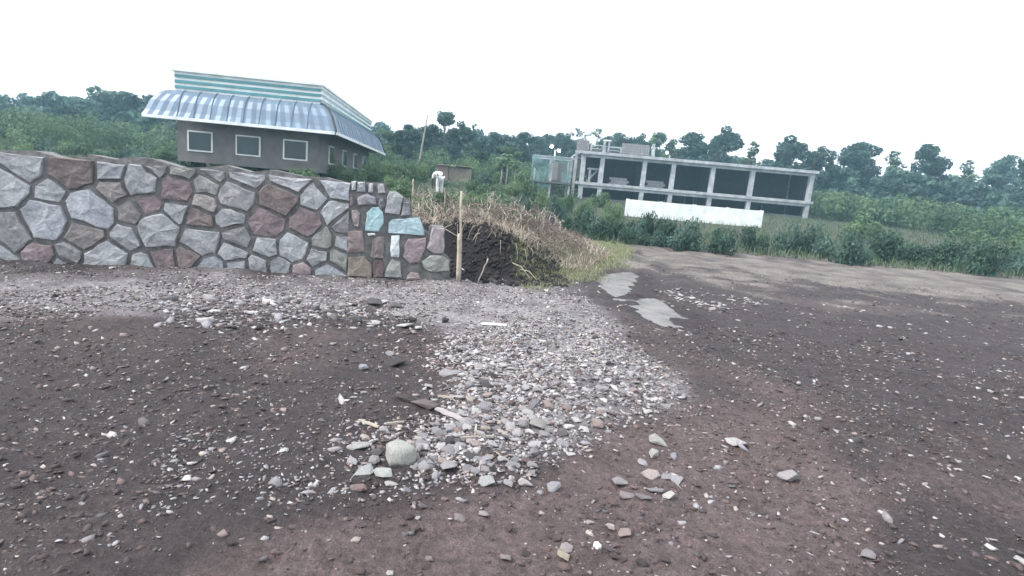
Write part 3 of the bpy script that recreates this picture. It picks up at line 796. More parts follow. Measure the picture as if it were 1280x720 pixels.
def trunk_mesh(name, H, r0, clumps, seed, mat, forks=7):
    m = MB(); r = random.Random(seed); pts = []; rad = []
    for i in range(7):
        t = i / 6; pts.append((r.uniform(-.05, .05) * H * t * .6, r.uniform(-.05, .05) * H * t * .6, H * .82 * t)); rad.append(r0 * (1 - .8 * t) * (1.25 if i == 0 else 1))
    m.tube(pts, rad, 7)
    for c, _ in r.sample(clumps, min(forks, len(clumps))):
        z0 = min(max(c[2] - H * .22, H * .15), H * .7); t = z0 / (H * .82); i = min(5, int(t * 6))
        p = Vector(pts[i]).lerp(Vector(pts[i + 1]), t * 6 - i); e = Vector(c); mid = p.lerp(e, .5) + Vector((0, 0, -.03 * H))
        m.tube([p, mid, e], [r0 * .4, r0 * .28, r0 * .1], 5, False)
    me = m.mesh(name); me.materials.append(mat); return me
TP = {}
def proto(key, kind, mat, H, Wd, per, size, seed, tmat='bark', r0=.16, forks=7):
    C = crown_clumps(kind, H, Wd, seed)
    TP[key] = (cloud_mesh('crown', MAT[mat], C, per, size, seed), trunk_mesh('trunk', H, r0, C, seed, MAT[tmat], forks), H, Wd)
proto('dense', 'dense', 'leaf_dark', 8, 2.6, 420, .17, 1)
proto('dense2', 'dense', 'leaf_dark', 8, 2.6, 420, .17, 12)
proto('round', 'round', 'leaf_teal', 8, 2.8, 380, .17, 2)
proto('broad', 'broad', 'leaf_teal', 8, 3.4, 330, .17, 3)
proto('broad2', 'broad', 'leaf_mid', 8, 3.4, 330, .17, 13)
proto('ball', 'ball', 'leaf_dark', 9, 1.3, 420, .15, 4)
proto('spire', 'spire', 'leaf_mid', 8, 1.6, 420, .15, 5)
proto('airy', 'airy', 'leaf_teal', 10, 2.4, 300, .15, 6, 'bark', .12, 14)
proto('airy2', 'airy', 'leaf_mid', 10, 2.4, 300, .15, 16, 'bark', .12, 14)
def tree(px, top_y, wpx, depth, key, label, group='trees on the hill behind the field'):
    cr, tk, H, Wd = TP[key]
    p = at(px, top_y, depth); zb = float(zg([p.x], [p.y])[0]) - .1
    sz = (p.z - zb) / (H * .97); sw = 1.15 * (wpx / F_PX * depth / 2) / Wd
    e = empty('tree', (p.x, p.y, zb), random.random() * 6.28); e.scale = (sw, sw, sz)
    link('crown', cr, e); link('trunk', tk, e); tag(e, label, 'tree', group); return e
TR = [
 (481, 162, 40, 62, 'broad2', 'green leafy tree beside the blue roofed house'),
 (463, 172, 26, 66, 'round', 'small pale green tree peeping above the blue house roof'),
 (509, 157, 40, 64, 'dense', 'dark round crowned tree left of the leaning utility pole'),
 (557, 140, 24, 72, 'ball', 'tallest tree, slim with a round tuft at the top'),
 (542, 157, 40, 66, 'dense2', 'dense dark tree just right of the leaning utility pole'),
 (574, 153, 42, 70, 'dense', 'dense dark tree right below the round tufted tallest tree'),
 (593, 153, 28, 74, 'spire', 'narrow green tree with pointed top in the wood'),
 (608, 171, 34, 70, 'round', 'low teal tree right of the pointed narrow tree'),
 (628, 164, 50, 74, 'broad', 'broad crowned hazy tree in the middle of the ridge'),
 (654, 166, 40, 80, 'dense2', 'dark tree on the ridge between broad tree and lamp'),
 (640, 183, 34, 56, 'broad2', 'light green spreading tree in front of the ridge'),
 (600, 186, 30, 58, 'dense', 'small dark tree below the pointed narrow tree'),
 (672, 171, 36, 92, 'round', 'pale hazy tree behind left of the double street lamp'),
 (694, 164, 36, 96, 'broad', 'pale hazy tree directly behind the double street lamp'),
 (712, 168, 30, 94, 'dense', 'hazy dark tree just left of the airy thin tree'),
 (724, 160, 28, 86, 'airy', 'thin see-through tree over the left end of the unfinished building'),
 (746, 160, 28, 84, 'airy2', 'thin airy tree above the open roof frames of unfinished building'),
 (762, 171, 30, 98, 'round', 'low hazy tree between the airy tree and rooftop wall'),
 (782, 165, 44, 88, 'broad', 'round green tree behind the rooftop block wall'),
 (806, 168, 30, 96, 'dense', 'far tree between two rounder trees above the rooftop wall'),
 (828, 165, 48, 90, 'broad2', 'broad light green tree behind right end of rooftop wall'),
]
for a in TR: tree(*a)
SIDE_R = [(868, 168), (905, 160), (944, 170), (985, 162), (1030, 168), (1074, 160), (1120, 172), (1165, 165), (1212, 172), (1262, 166), (1310, 172)]
for i, (px, ty) in enumerate(SIDE_R):
    tree(px, ty + (px - 840) * .06 + random.uniform(-6, 6), random.uniform(40, 60), random.uniform(74, 96), random.choice(['dense', 'round', 'broad', 'dense2', 'broad2', 'spire']), ('first', 'second', 'third', 'fourth', 'fifth', 'sixth', 'seventh', 'eighth', 'ninth', 'tenth', 'eleventh')[i] + ' ridge tree to the right of the rooftop wall on the building', 'ridge trees beyond the building')
for i in range(10):
    px = 415 - i * 46
    tree(px, 160 - (440 - px) * .06 + random.uniform(-10, 10), random.uniform(42, 64), random.uniform(66, 84), random.choice(['dense', 'round', 'broad', 'dense2', 'broad2']), ('first', 'second', 'third', 'fourth', 'fifth', 'sixth', 'seventh', 'eighth', 'ninth', 'tenth')[i] + ' ridge tree counted leftwards from the right end of the house', 'ridge trees beyond the house')
# far wood: one mass
def wood():
    Vs, Fs, Ts = [], [], []; off = 0
    for k in range(300):
        an = R(random.uniform(-62, 62)); dd = random.uniform(92, 130)
        x, y = math.sin(an) * dd, math.cos(an) * dd
        H = random.uniform(4.6, 7.6); zb = float(zsmooth(np.array([x]), np.array([y]))[0]) - .5
        C = [((x + c[0], y + c[1], zb + c[2]), r_) for c, r_ in random.sample(crown_clumps(random.choice(['dense', 'broad', 'round']), H, random.uniform(2.8, 4.4), k), 22)]
        V, F, T = leaf_cloud(C, 75, .42, k); Vs.append(V); Fs.append(F + off); Ts.append(T); off += len(V)
    me = np_mesh('woodland', np.concatenate(Vs), np.concatenate(Fs), 4, attr=np.concatenate(Ts))
    tag(link('woodland', me, None, MAT['leaf_teal']), 'hazy far wood along the top of the hill', 'wood', kind='stuff')
wood()

# bushes
BP = {}
def bush_proto(key, mat, seed, size, n=22, per=900, tall=1.0):
    r = random.Random(seed); C = []
    for k in range(n):
        an = r.random() * 6.283; q = r.random() ** .5 * .8; s = r.uniform(.24, .42)
        C.append(((q * math.cos(an), q * math.sin(an), (.12 + .75 * r.random() * (1 - .4 * q)) * tall), (s, s, s * .8)))
    m = MB()
    for c, _ in C[:9]: m.tube([(c[0] * .12, c[1] * .12, -.1), (c[0] * .5, c[1] * .5, c[2] * .45), c], [.035, .025, .01], 5, False)
    st = m.mesh('stem'); st.materials.append(MAT['bark'])
    BP[key] = (cloud_mesh('foliage', MAT[mat], C, per, size, seed), st)
bush_proto('dark', 'leaf_dark', 31, .065); bush_proto('dark2', 'leaf_dark', 32, .06, 24); bush_proto('teal', 'leaf_teal', 33, .065)
bush_proto('mid', 'leaf_mid', 34, .06); bush_proto('lite', 'leaf_lite', 35, .06); bush_proto('dry', 'leaf_dry', 36, .04, 14, 420)
def bush(px, top_y, wpx, depth, key, label, group, cat='bush'):
    p = at(px, top_y, depth); zb = float(zg([p.x], [p.y])[0]) - .05
    h = max(.3, p.z - zb); w = wpx / F_PX * depth / 2
    e = empty('bush', (p.x, p.y, zb), random.random() * 6.28); e.scale = (w / 1.05, w / 1.05, h / 1.08)
    f, s_ = BP[key]; link('foliage', f, e); link('stem', s_, e); tag(e, label, cat, group); return e
HB = 'bushes along the far side of the road'
BU = [
 (716, 262, 34, 22.5, 'dark', 'dark bush at the left end of the roadside hedge', HB), (738, 257, 34, 23.5, 'teal', 'teal bush in the hedge below the left columns', HB),
 (752, 268, 36, 21.5, 'dark2', 'low dark bush at front of the hedge below the left columns', HB), (768, 255, 32, 24, 'mid', 'greener bush in the hedge left of the white wall', HB),
 (781, 270, 36, 22, 'dark', 'dark bush in front of the left end of white wall', HB), (800, 272, 32, 21.5, 'teal', 'low bush below the middle of the white wall', HB),
 (818, 260, 34, 22, 'dark2', 'tall dark bush rising in front of the white wall', HB), (838, 268, 32, 21.5, 'dark', 'dark bush at right end of white wall', HB),
 (795, 284, 40, 20.5, 'dark2', 'low dark spreading bush at the road edge', HB), (830, 286, 36, 20.2, 'teal', 'low teal bush at the road edge on the right', HB),
 (505, 196, 46, 34, 'mid', 'bright green bush behind the wall, right of the house', 'bushes behind the field'), (468, 193, 44, 32, 'lite', 'pale green bush in front of the blue roofed house', 'bushes behind the field'),
 (448, 206, 30, 30, 'mid', 'green bush just above the wall at the left', 'bushes behind the field'), (527, 196, 26, 38, 'lite', 'yellow green bush below the leaning utility pole', 'bushes behind the field'),
 (582, 194, 26, 48, 'mid', 'olive bush behind the mud shed', 'bushes behind the field'), (559, 199, 30, 50, 'lite', 'pale bush behind left of the mud shed', 'bushes behind the field'),
 (603, 212, 34, 36, 'teal', 'teal bush right of the mud shed', 'bushes behind the field'), (528, 212, 24, 40, 'dark', 'dark bush left of the mud shed', 'bushes behind the field'),
 (655, 212, 36, 36, 'mid', 'leafy green bush left of the netted frame', 'bushes behind the field'), (485, 200, 30, 40, 'lite', 'bright bush between the house and the big green bush', 'bushes behind the field'),
 (545, 190, 34, 52, 'mid', 'tall green shrub left above the mud shed', 'bushes behind the field'), (596, 192, 34, 50, 'lite', 'bright shrub at the foot of the pointed narrow tree', 'bushes behind the field'),
 (618, 206, 30, 46, 'mid', 'green shrub left of the umbrella leaved plants', 'bushes behind the field'), (658, 196, 36, 52, 'lite', 'bright shrub behind left of the netted frame', 'bushes behind the field'),
 (672, 226, 30, 40, 'mid', 'green shrub in front of the netted frame', 'bushes behind the field'), (640, 222, 34, 34, 'lite', 'yellow green shrub at foot of the umbrella leaved plants', 'bushes behind the field'),
 (698, 240, 26, 30, 'teal', 'teal shrub beside the dark drum', 'bushes behind the field'), (728, 250, 28, 28, 'mid', 'green shrub under the left end of the unfinished building', 'bushes by the unfinished building'),
 (684, 232, 30, 34, 'lite', 'yellow green bush below the netted frame', 'bushes behind the field'), (708, 238, 28, 34, 'mid', 'bush between the netted frame and unfinished building', 'bushes behind the field'),
 (752, 236, 26, 42, 'mid', 'green bush growing inside the lower storey of the unfinished building', 'bushes by the unfinished building'), (738, 245, 22, 36, 'lite', 'small light bush at the foot of the left columns', 'bushes by the unfinished building'),
 (768, 248, 26, 32, 'lite', 'light bush left of the white wall', 'bushes by the unfinished building'),
 (682, 252, 36, 19, 'dry', 'dead brown bush at the top of the straw bank', 'bushes on the bank'), (662, 250, 26, 20, 'dark', 'small dark bush left of the dead brown bush', 'bushes on the bank'),
 (648, 240, 26, 24, 'teal', 'low teal bush at the end of the stalk field', 'bushes on the bank'), (620, 236, 26, 26, 'mid', 'low green bush among the dry stalks right of the person', 'bushes on the bank'),
 (572, 238, 24, 27, 'mid', 'low green bush right beside the bending person', 'bushes on the bank'),
]
for a in BU:
    if a[4] in BP: bush(*a)
for i in range(11):
    px = 862 + i * 42; bush(px, 268 + (px - 840) * .075 + random.uniform(-8, 8), random.uniform(36, 52), random.uniform(19, 23), random.choice(['dark', 'dark2', 'teal', 'mid']), ('first', 'second', 'third', 'fourth', 'fifth', 'sixth', 'seventh', 'eighth', 'ninth', 'tenth', 'eleventh')[i] + ' roadside hedge bush counted rightwards from the tall dark bush by white wall', 'hedge bushes beyond the white wall')
for i in range(13):
    px = 420 - i * 36; bush(px, 203 - (440 - px) * .08 + random.uniform(-9, 9), random.uniform(34, 50), random.uniform(24, 36), random.choice(['mid', 'lite', 'teal', 'dark']), 'leafy bush behind the long stone wall, ' + ('first', 'second', 'third', 'fourth', 'fifth', 'sixth', 'seventh', 'eighth', 'ninth', 'tenth', 'eleventh', 'twelfth', 'thirteenth')[i] + ' leftwards from the house', 'bushes behind the long wall')

def scrub():
    Vs, Fs, Ts = [], [], []; off = 0
    for k in range(420):
        an = R(random.choice([random.uniform(-62, -18), random.uniform(-19, 8), random.uniform(10, 62), random.uniform(24, 62)])); dd = random.uniform(58 if -20 < math.degrees(an) < 9 else 38, 90)
        x, y = math.sin(an) * dd, math.cos(an) * dd
        if 6 < x < 33 and 34 < y < 72 or -22 < x < -8 and 26 < y < 50: continue
        zb = float(zsmooth(np.array([x]), np.array([y]))[0]); h = random.uniform(1.0, 2.4) * (.6 if dd < 55 else 1.3)
        C = [((x + random.uniform(-1, 1) * h, y + random.uniform(-1, 1) * h, zb + h * random.uniform(.1, .8)), (h * .45, h * .45, h * .35)) for q in range(6)]
        V, F, T = leaf_cloud(C, 260 if dd < 60 else 150, .10 if dd < 60 else .16, k); Vs.append(V); Fs.append(F + off); Ts.append(T); off += len(V)
    me = np_mesh('scrub', np.concatenate(Vs), np.concatenate(Fs), 4, attr=np.concatenate(Ts))
    tag(link('scrub', me, None, MAT['leaf_mid']), 'low green scrub covering the slope below the wood', 'scrub', kind='stuff')
scrub()

for i in range(34):
    d = 13.5 + 24 * random.random() ** .8; px = random.uniform(470, 700); p = at(px, 240, d)
    if sdf(np.array([p.x]), np.array([p.y]), HILL)[0] < 2.2 or abs(px - 548) < 26 and 18 < d < 34: continue
    zb = float(zg([p.x], [p.y])[0]) - .04; e = empty('weed_clump', (p.x, p.y, zb), random.random() * 6.28); k = random.uniform(.25, .6) * (.6 + d / 40)
    e.scale = (k, k, k * random.uniform(.7, 1.3)); f, s_ = BP[random.choice(['mid', 'lite', 'teal', 'dry', 'lite', 'mid'])]; link('foliage', f, e); link('stem', s_, e)
    tag(e, 'low leafy weed clump growing between the dry stalks in the field', 'plant', 'weed clumps in the stalk field')
# tall thin-trunked plants with drooping umbrella leaves
def papaya(px, top_y, base_y, depth, label, n=19):
    p = at(px, top_y, depth); zb = float(zg([p.x], [p.y])[0]) - .05; H = p.z - zb
    e = empty('papaya_tree', (p.x, p.y, zb)); m = MB()
    m.tube([(0, 0, 0), (.05, 0, H * .5), (0, .03, H * .9)], [.07, .055, .04], 7).build('trunk', MAT['bark_pale'], e, True)
    V = []; F = []; T = []
    r = random.Random(px)
    for k in range(n):
        an = 6.283 * k / n + r.uniform(-.2, .2); L = H * r.uniform(.2, .3); dirv = Vector((math.cos(an), math.sin(an), 0)); sd_ = Vector((-math.sin(an), math.cos(an), 0))
        prev = None
        for i in range(6):
            t = i / 5; c = dirv * L * t + Vector((0, 0, H * (.82 + .1 * (k % 3)) + L * (.75 * t - .9 * t * t))); w = L * .24 * math.sin(math.pi * (.12 + .8 * t))
            b = len(V); V += [tuple(c + sd_ * w - Vector((0, 0, w * .5))), tuple(c), tuple(c - sd_ * w - Vector((0, 0, w * .5)))]; T += [.3 + .5 * r.random()] * 3
            if prev is not None: F += [(prev, prev + 1, b + 1, b), (prev + 1, prev + 2, b + 2, b + 1)]
            prev = b
    me = np_mesh('crown', np.array(V), np.array(F), 4, attr=np.array(T)); link('crown', me, e, MAT['leaf_mid'])
    tag(e, label, 'tree', 'thin trunked plants before the wood'); return e
papaya(628, 199, 236, 40, 'leftmost thin pale trunked plant with drooping leaves')
papaya(635, 195, 236, 41, 'taller thin trunked plant with umbrella leaves')
papaya(644, 203, 236, 39, 'short thin trunked plant right of the two umbrella plants')

# ------------------------------------------------------------------ dry stalks, straw, grass, weeds
SP = []
for k in range(5):
    m = MB(); r = random.Random(k + 60); H = 1.0
    pts = [(0, 0, -.1)] + [(r.uniform(-.03, .03) * i, r.uniform(-.03, .03) * i, H * i / 4) for i in range(1, 5)]
    m.tube(pts, [.011, .010, .009, .007, .004], 5)
    for q in range(r.randint(1, 3)):
        i = r.randint(1, 3); p = Vector(pts[i]); an = r.random() * 6.283; d = Vector((math.cos(an), math.sin(an), 0))
        m.tube([p, p + d * .12 + Vector((0, 0, .1)), p + d * .3 + Vector((0, 0, r.uniform(-.15, .08)))], [.004, .007, .002], 4)
    me = m.mesh('dry_stalk'); me.materials.append(MAT['wood_pale']); SP.append(me)
def stalk(x, y, h, label, group):
    o = link('dry_stalk', random.choice(SP)); o.location = (x, y, float(zg([x], [y])[0])); o.scale = (1.1, 1.1, h)
    o.rotation_euler = (random.gauss(0, .13), random.gauss(0, .13), random.random() * 6.28); tag(o, label, 'stalk', group)
for k in range(120):
    d = random.choice([random.uniform(11.5, 17), random.uniform(15, 25)]); px = random.uniform(518, 706); p = at(px, 245, d)
    if sdf(np.array([p.x]), np.array([p.y]), HILL)[0] < 1.4: continue
    stalk(p.x, p.y, random.uniform(.16, .5) * (1 + d / 50), 'dry pale crop stalk standing in the field on the bank', 'dry stalks standing in the field')
def blades(name, n, sampler, hmin, hmax, wid, lay, mat, label, cat, seed):
    r = np.random.default_rng(seed); x, y = sampler(n, r); n = len(x); z = zg(x, y)
    h = hmin + (hmax - hmin) * r.random(n) ** 1.5; an = r.random(n) * 6.283; ln = np.clip(r.normal(lay, .3, n), 0, 1.45)
    d = np.c_[np.cos(an), np.sin(an), np.zeros(n)]; sd_ = np.c_[-np.sin(an), np.cos(an), np.zeros(n)]
    V = np.empty((n, 5, 3)); P = np.c_[x, y, z - .01]
    for i, t in enumerate((0, .55)):
        tl = ln * (.5 + .5 * t); c = P + d * (h * t * np.sin(tl))[:, None] + np.c_[0 * h, 0 * h, h * t * np.cos(tl)]
        w = (wid * (1 - .35 * t) * (.6 + .8 * r.random(n)))[:, None] * sd_; V[:, i * 2] = c - w; V[:, i * 2 + 1] = c + w
    tl = ln * 1.15; V[:, 4] = P + d * (h * np.sin(tl))[:, None] + np.c_[0 * h, 0 * h, h * np.cos(tl) * .95]
    b = np.arange(n)[:, None] * 5
    F = np.concatenate([b + [0, 1, 3], b + [0, 3, 2], b + [2, 3, 4]])
    T = np.repeat(r.random(n), 5)
    tag(link(name, np_mesh(name, V.reshape(-1, 3), F, 3, attr=T), None, mat), label, cat, kind='stuff')
def smp_straw(n, r):
    y = 9.5 + 10 * r.random(n * 4) ** 1.6; x = -4 + 7 * r.random(n * 4); d = sdf(x, y, HILL); nn = fbm(x * 1.5, y * 1.5, 88, 3)
    k = (d > .75 - .45 * sstep(.3, 1.5, x) + .25 * nn) & (d < 5 + 2 * nn) & (r.random(n * 4) < np.clip(.55 + 1.4 * nn, .05, 1)); return x[k][:n], y[k][:n]
blades('dry_straw', 20000, smp_straw, .10, .42, .0055, 1.15, MAT['straw'], 'tangle of pale cut straw strewn over the bank crest', 'straw', 5)
def smp_grass(n, r):
    q = [gpx(*p, .15) for p in P_GRASS]; x0, x1 = min(p.x for p in q), max(p.x for p in q); y0, y1 = min(p.y for p in q), max(p.y for p in q)
    x = x0 + (x1 - x0) * r.random(n * 4); y = y0 + (y1 - y0) * r.random(n * 4); nn = fbm(x * 1.5, y * 1.5, 95, 3)
    k = sdf(x, y, [(p.x, p.y) for p in q]) + .5 * nn > 0; return x[k][:n], y[k][:n]
blades('grass', 20000, smp_grass, .03, .11, .004, .55, MAT['grass'], 'short yellow green grass at the toe of the bank by the road', 'grass', 6)
def smp_weed(n, r):
    y = 12 + 32 * r.random(n * 3) ** 1.2; x = (-.95 + 1.05 * r.random(n * 3)) * y; d = sdf(x, y, HILL); nn = fbm(x * .5, y * .5, 99, 3)
    k = (d > 1.7 + nn) & ((np.abs(x - at(548, 250, 26).x) > .9) | (np.abs(y - 26) > 2.5)) & (r.random(n * 3) < np.clip(.55 + 1.4 * nn + .04 * (y - 14), .12, 1)); return x[k][:n], y[k][:n]
blades('weeds', 40000, smp_weed, .08, .36, .014, .6, MAT['weed'], 'green weeds and tall grass filling the field behind the wall', 'weeds', 7)
def smp_drytall(n, r):
    y = 11.5 + 14 * r.random(n * 3); x = -4 + 8 * r.random(n * 3); d = sdf(x, y, HILL); nn = fbm(x * .9, y * .9, 91, 3)
    k = (d > 1.5) & (nn > -.1); return x[k][:n], y[k][:n]
blades('dry_grass', 2600, smp_drytall, .12, .42, .006, .35, MAT['straw'], 'standing dry grass mixed with the crop stalks on the bank', 'dry grass', 8)
def smp_road(n, r):
    y = 19 + 46 * r.random(n * 3) ** 1.7; x = 1.5 + (22 + y) * r.random(n * 3); k = (y > 20.2 + .8 * fbm(x * .6, y * .6, 5, 2)); return x[k][:n], y[k][:n]
blades('undergrowth', 46000, smp_road, .1, .45, .014, .5, MAT['weed'], 'green undergrowth below the roadside hedge', 'undergrowth', 9)
def brush():
    Vs, Fs, Ts = [], [], []; off = 0; n = 0
    for k in range(900):
        y = random.uniform(10.2, 22); x = random.uniform(-.22, .16) * y; d = float(sdf(np.array([x]), np.array([y]), HILL)[0])
        if d < .9 or d > 6.5 or fbm(np.array([x * .8]), np.array([y * .8]), 70, 2)[0] < .02: continue
        zb = float(zg([x], [y])[0]); h = random.uniform(.08, .26)
        V, F, T = leaf_cloud([((x, y, zb + h * .4), (h * 1.3, h * 1.3, h * .8))], 1500, .035, k, .22); Vs.append(V); Fs.append(F + off); Ts.append(T); off += len(V)
    me = np_mesh('dead_brush', np.concatenate(Vs), np.concatenate(Fs), 4, attr=np.concatenate(Ts))
    tag(link('dead_brush', me, None, MAT['leaf_dry']), 'low brown dead brush and cut haulm heaped on the bank', 'brush', kind='stuff')
brush()
# a few long straws hanging over the cut
for k, (a, b) in enumerate((((536, 285), (572, 296)), ((545, 300), (565, 281)), ((600, 293), (590, 303)), ((650, 338), (672, 352)), ((640, 330), (662, 348)), ((530, 272), (556, 287)))):
    p, q = seat(*a), seat(*b); mid = p.lerp(q, .5) + Vector((0, 0, .08)); m = MB()
    o = m.tube([Vector((0, 0, .02)), mid - p, q - p + Vector((0, 0, .01))], [.009, .009, .005], 5).build('straw_stem', MAT['wood_pale']); o.location = p
    tag(o, 'long pale dead stem lying over the dark soil cut', 'stem', 'dead stems over the soil cut')
for k in range(10):      # cut stems hanging down over the lip of the soil cut
    px = 556 + 12 * k + random.uniform(-4, 4); p = seat(px, 284 + max(0, px - 590) * .45 + random.uniform(-3, 3)); m = MB(); dx = random.uniform(-.12, .12); L_ = random.uniform(.15, .4)
    o = m.tube([Vector((0, .05, .03)), Vector((dx * .4, -.08, .035)), Vector((dx * .8, -.15, -L_ * .4)), Vector((dx, -.18, -L_))], [.004, .004, .0035, .002], 5).build('straw_stem', MAT['wood_pale']); o.location = p
    tag(o, 'pale dead stem hanging down over the lip of the dark soil cut', 'stem', 'stems hanging over the lip')
# clods on the dark soil bank
CL = []
for k in range(5):
    me = rough_rock(500 + k, .8); me.materials.clear(); me.materials.append(MAT['soil_clod']); me.name = 'clod'; CL.append(me)
def clods():
    Vs, Fs, Cs = [], [], []; off = 0; r = np.random.default_rng(4)
    x = -1.2 + 3.2 * r.random(5200); y = 9.1 + 2.6 * r.random(5200); d = sdf(x, y, HILL); k = (d > -.25) & (d < 1.3) & (x + .3 * r.random(len(x)) < 1.05)
    x, y = x[k], y[k]; z = zg(x, y)
    for i in range(len(x)):
        V, F = SMALL[i % len(SMALL)]; s = .012 + .05 * r.random() ** 3
        Q = np.array(Matrix.Rotation(r.random() * 6.3, 3, Vector(r.normal(size=3))))
        Vs.append((V * (1, 1, 1.5)) @ Q * s + (x[i], y[i], z[i] + .2 * s)); Fs.append(F + off); off += len(V)
        c = np.array((.021, .017, .018)) * (.6 + 1.0 * r.random()); Cs.append(np.tile(c, (len(V), 1)))
    tag(link('soil_clods', np_mesh('soil_clods', np.concatenate(Vs), np.concatenate(Fs), 3, acol=np.concatenate(Cs)), None, MAT['gravel']), 'dark crumbly earth clods on the face of the soil cut', 'soil', kind='stuff')
clods()

# ------------------------------------------------------------------ unfinished concrete building
def unfinished():
    D = 58.0
    e = empty('unfinished_building', (0, 0, 0)); tag(e, 'unfinished grey concrete frame building with open storeys and no walls', 'building')
    X = lambda px, py: at(px, py, D).x
    Z = lambda px, py: at(px, py, D).z
    zroof = (Z(740, 191) + Z(830, 199.5)) / 2; zfl = (Z(730, 228) + Z(830, 238.5)) / 2
    zb = float(zg([14.], [D])[0])
    xl, xr = X(727, 195), X(727, 195) + 23.5
    cols = [X(729, 205), X(752.5, 207), X(804.5, 217), X(840.5, 220)]
    while cols[-1] < xr - 3: cols.append(cols[-1] + 4.0)
    cols[-1] = xr - .2
    depth = 11.0; rows = (D, D + 5.4, D + 10.7)
    H = zroof - zfl
    def bx(name, c, d, mat='concrete', par=e): return MB().box(c, d).build(name, MAT[mat], par)
    cx = (xl + xr) / 2; L = xr - xl
    for z, nm, ov in ((zroof, 'roof_slab', .5), (zfl, 'floor_slab', .35)):
        bx(nm, (cx, D + depth / 2 - ov / 2, z), (L + .5, depth + ov, .28))
        # edge beams under the slab front
        bx('edge_beam', (cx, D - .0, z - .28), (L + .05, .36, .28))
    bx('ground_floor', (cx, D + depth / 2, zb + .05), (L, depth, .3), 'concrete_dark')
    for y in rows:
        for x in cols:
            w = .42
            bx('column', (x, y + .02, (zfl + .11 + zroof - .37) / 2), (w, w, zroof - zfl - .48))
            bx('column', (x, y + .02, (zb + zfl - .37) / 2), (w, w, zfl - .37 - zb + .2))
    # back walls of block
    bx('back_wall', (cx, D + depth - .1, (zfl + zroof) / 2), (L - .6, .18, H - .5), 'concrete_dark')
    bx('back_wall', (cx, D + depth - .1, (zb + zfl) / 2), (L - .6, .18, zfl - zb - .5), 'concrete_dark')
    for z0_, z1_ in ((zfl + .11, zroof - .11), (zb, zfl - .11)):  # dark walls and ceiling sheets added to deepen shade inside the storeys
        bx('shade_wall', (cx + .2, D + 4.6, (z0_ + z1_) / 2), (L - 1.0, .2, z1_ - z0_ - .02), 'shade_block')
        for xx in cols[2::2]: bx('shade_wall', (xx + .1, D + 2.7, (z0_ + z1_) / 2), (.2, 3.4, z1_ - z0_ - .06), 'shade_block')
        bx('shade_ceiling', (cx + .2, D + 2.5, z1_ - .03), (L - 1.2, 4.0, .05), 'shade_block')
    # low block stacks standing on the floor
    for a, b, hh in ((cols[1] + 1.0, cols[2] - 1.2, .75), (cols[2] + .5, cols[3] - .4, .7)):
        n = int((b - a) / .45)
        for r_ in range(3):
            for k in range(n):
                bx('block', (a + .45 * (k + .5) + (.2 if r_ % 2 else 0), D + .75 + .03 * random.random(), zfl + .11 + .125 + r_ * .25), (.43, .22, .24), 'block')
    # stair flight in the left bay
    st = bx('stair', (cols[0] + 1.35, D + 1.6, zfl + 1.55), (1.3, 1.0, .16))
    for k in range(7): bx('step', (cols[0] + .75 + .16 * k, D + 2.6, zfl + .2 + .19 * k), (.18, 1.0, .2))
    bx('stair_post', (cols[0] + .9, D + 1.2, zfl + .8), (.2, .2, 1.35)); bx('stair_post', (cols[0] + 1.85, D + 1.2, zfl + .8), (.16, .2, 1.35))
    for i, x in enumerate(cols):      # starter bars above the columns and timber props below the slab
        for y in rows[:2]:
            for ox in (-.11, .11): MB().tube([(x + ox, y + .1, zroof + .1), (x + ox, y + .1, zroof + .75), (x + ox + random.uniform(-.1, .1), y + .1, zroof + random.uniform(.9, 1.2))], .016, 4).build('rebar', MAT['bark'], e)
    for k in range(9):
        x = random.uniform(cols[1] + .6, xr - 1); MB().tube([(x, D + 1.6, zb), (x + random.uniform(-.1, .1), D + 1.6, zfl - .1)], .05, 5).build('prop', MAT['wood_grey'], e)
    # narrow side bay on the left
    bx('column', (X(719.5, 215), D + 1.0, (zb + zroof + .2) / 2), (.26, .26, zroof + .2 - zb))
    bx('side_beam', ((X(719.5, 215) + cols[0]) / 2 - .05, D + 1.3, Z(724, 196)), (cols[0] - X(719.5, 215) - .1, .24, .22))
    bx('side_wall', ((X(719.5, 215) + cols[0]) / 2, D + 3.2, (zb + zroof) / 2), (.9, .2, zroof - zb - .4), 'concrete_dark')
    # dark water-stained sheets lying on the slab edge
    for a, b in ((728, 744), (758, 786), (796, 815)):
        xa, xb = X(a, 190), X(b, 190); bx('formwork_board', ((xa + xb) / 2, D + .25 , zroof + .16), (xb - xa, .9, .10), 'drum')
    # rooftop: block walls and open frames
    zt = zroof + .11
    def ytop(px, py, off=2.0): return at(px, py, D + off).z
    def roofwall(x0, x1, z1, y, name='rooftop_wall', nb=.4):
        hgt = z1 - zt; nz = max(2, int(hgt / .24)); bh = hgt / nz; n = max(1, round((x1 - x0) / .5)); bw = (x1 - x0) / n
        MB().box(((x0 + x1) / 2, y + .04, zt + hgt / 2), (x1 - x0 - .03, .14, hgt - .03)).build(name, MAT['concrete_dark'], e)
        for r_ in range(nz):
            for k in range(n):
                bx('block', (x0 + bw * (k + .5), y - .045 + random.uniform(-.008, .008), zt + bh * (r_ + .5)), (bw - .025, .06, bh - .025), 'block')
    roofwall(X(723, 180) + .0, X(739, 182), ytop(731, 175.5), D + 1.6)
    roofwall(X(781, 187), X(817, 190), ytop(799, 180.5), D + 2.0)
    bx('roof_post', (X(822, 188), D + 2, zt + .75), (.25, .25, 1.5)); bx('roof_post', (X(826, 188), D + 3, zt + .6), (.2, .2, 1.2))
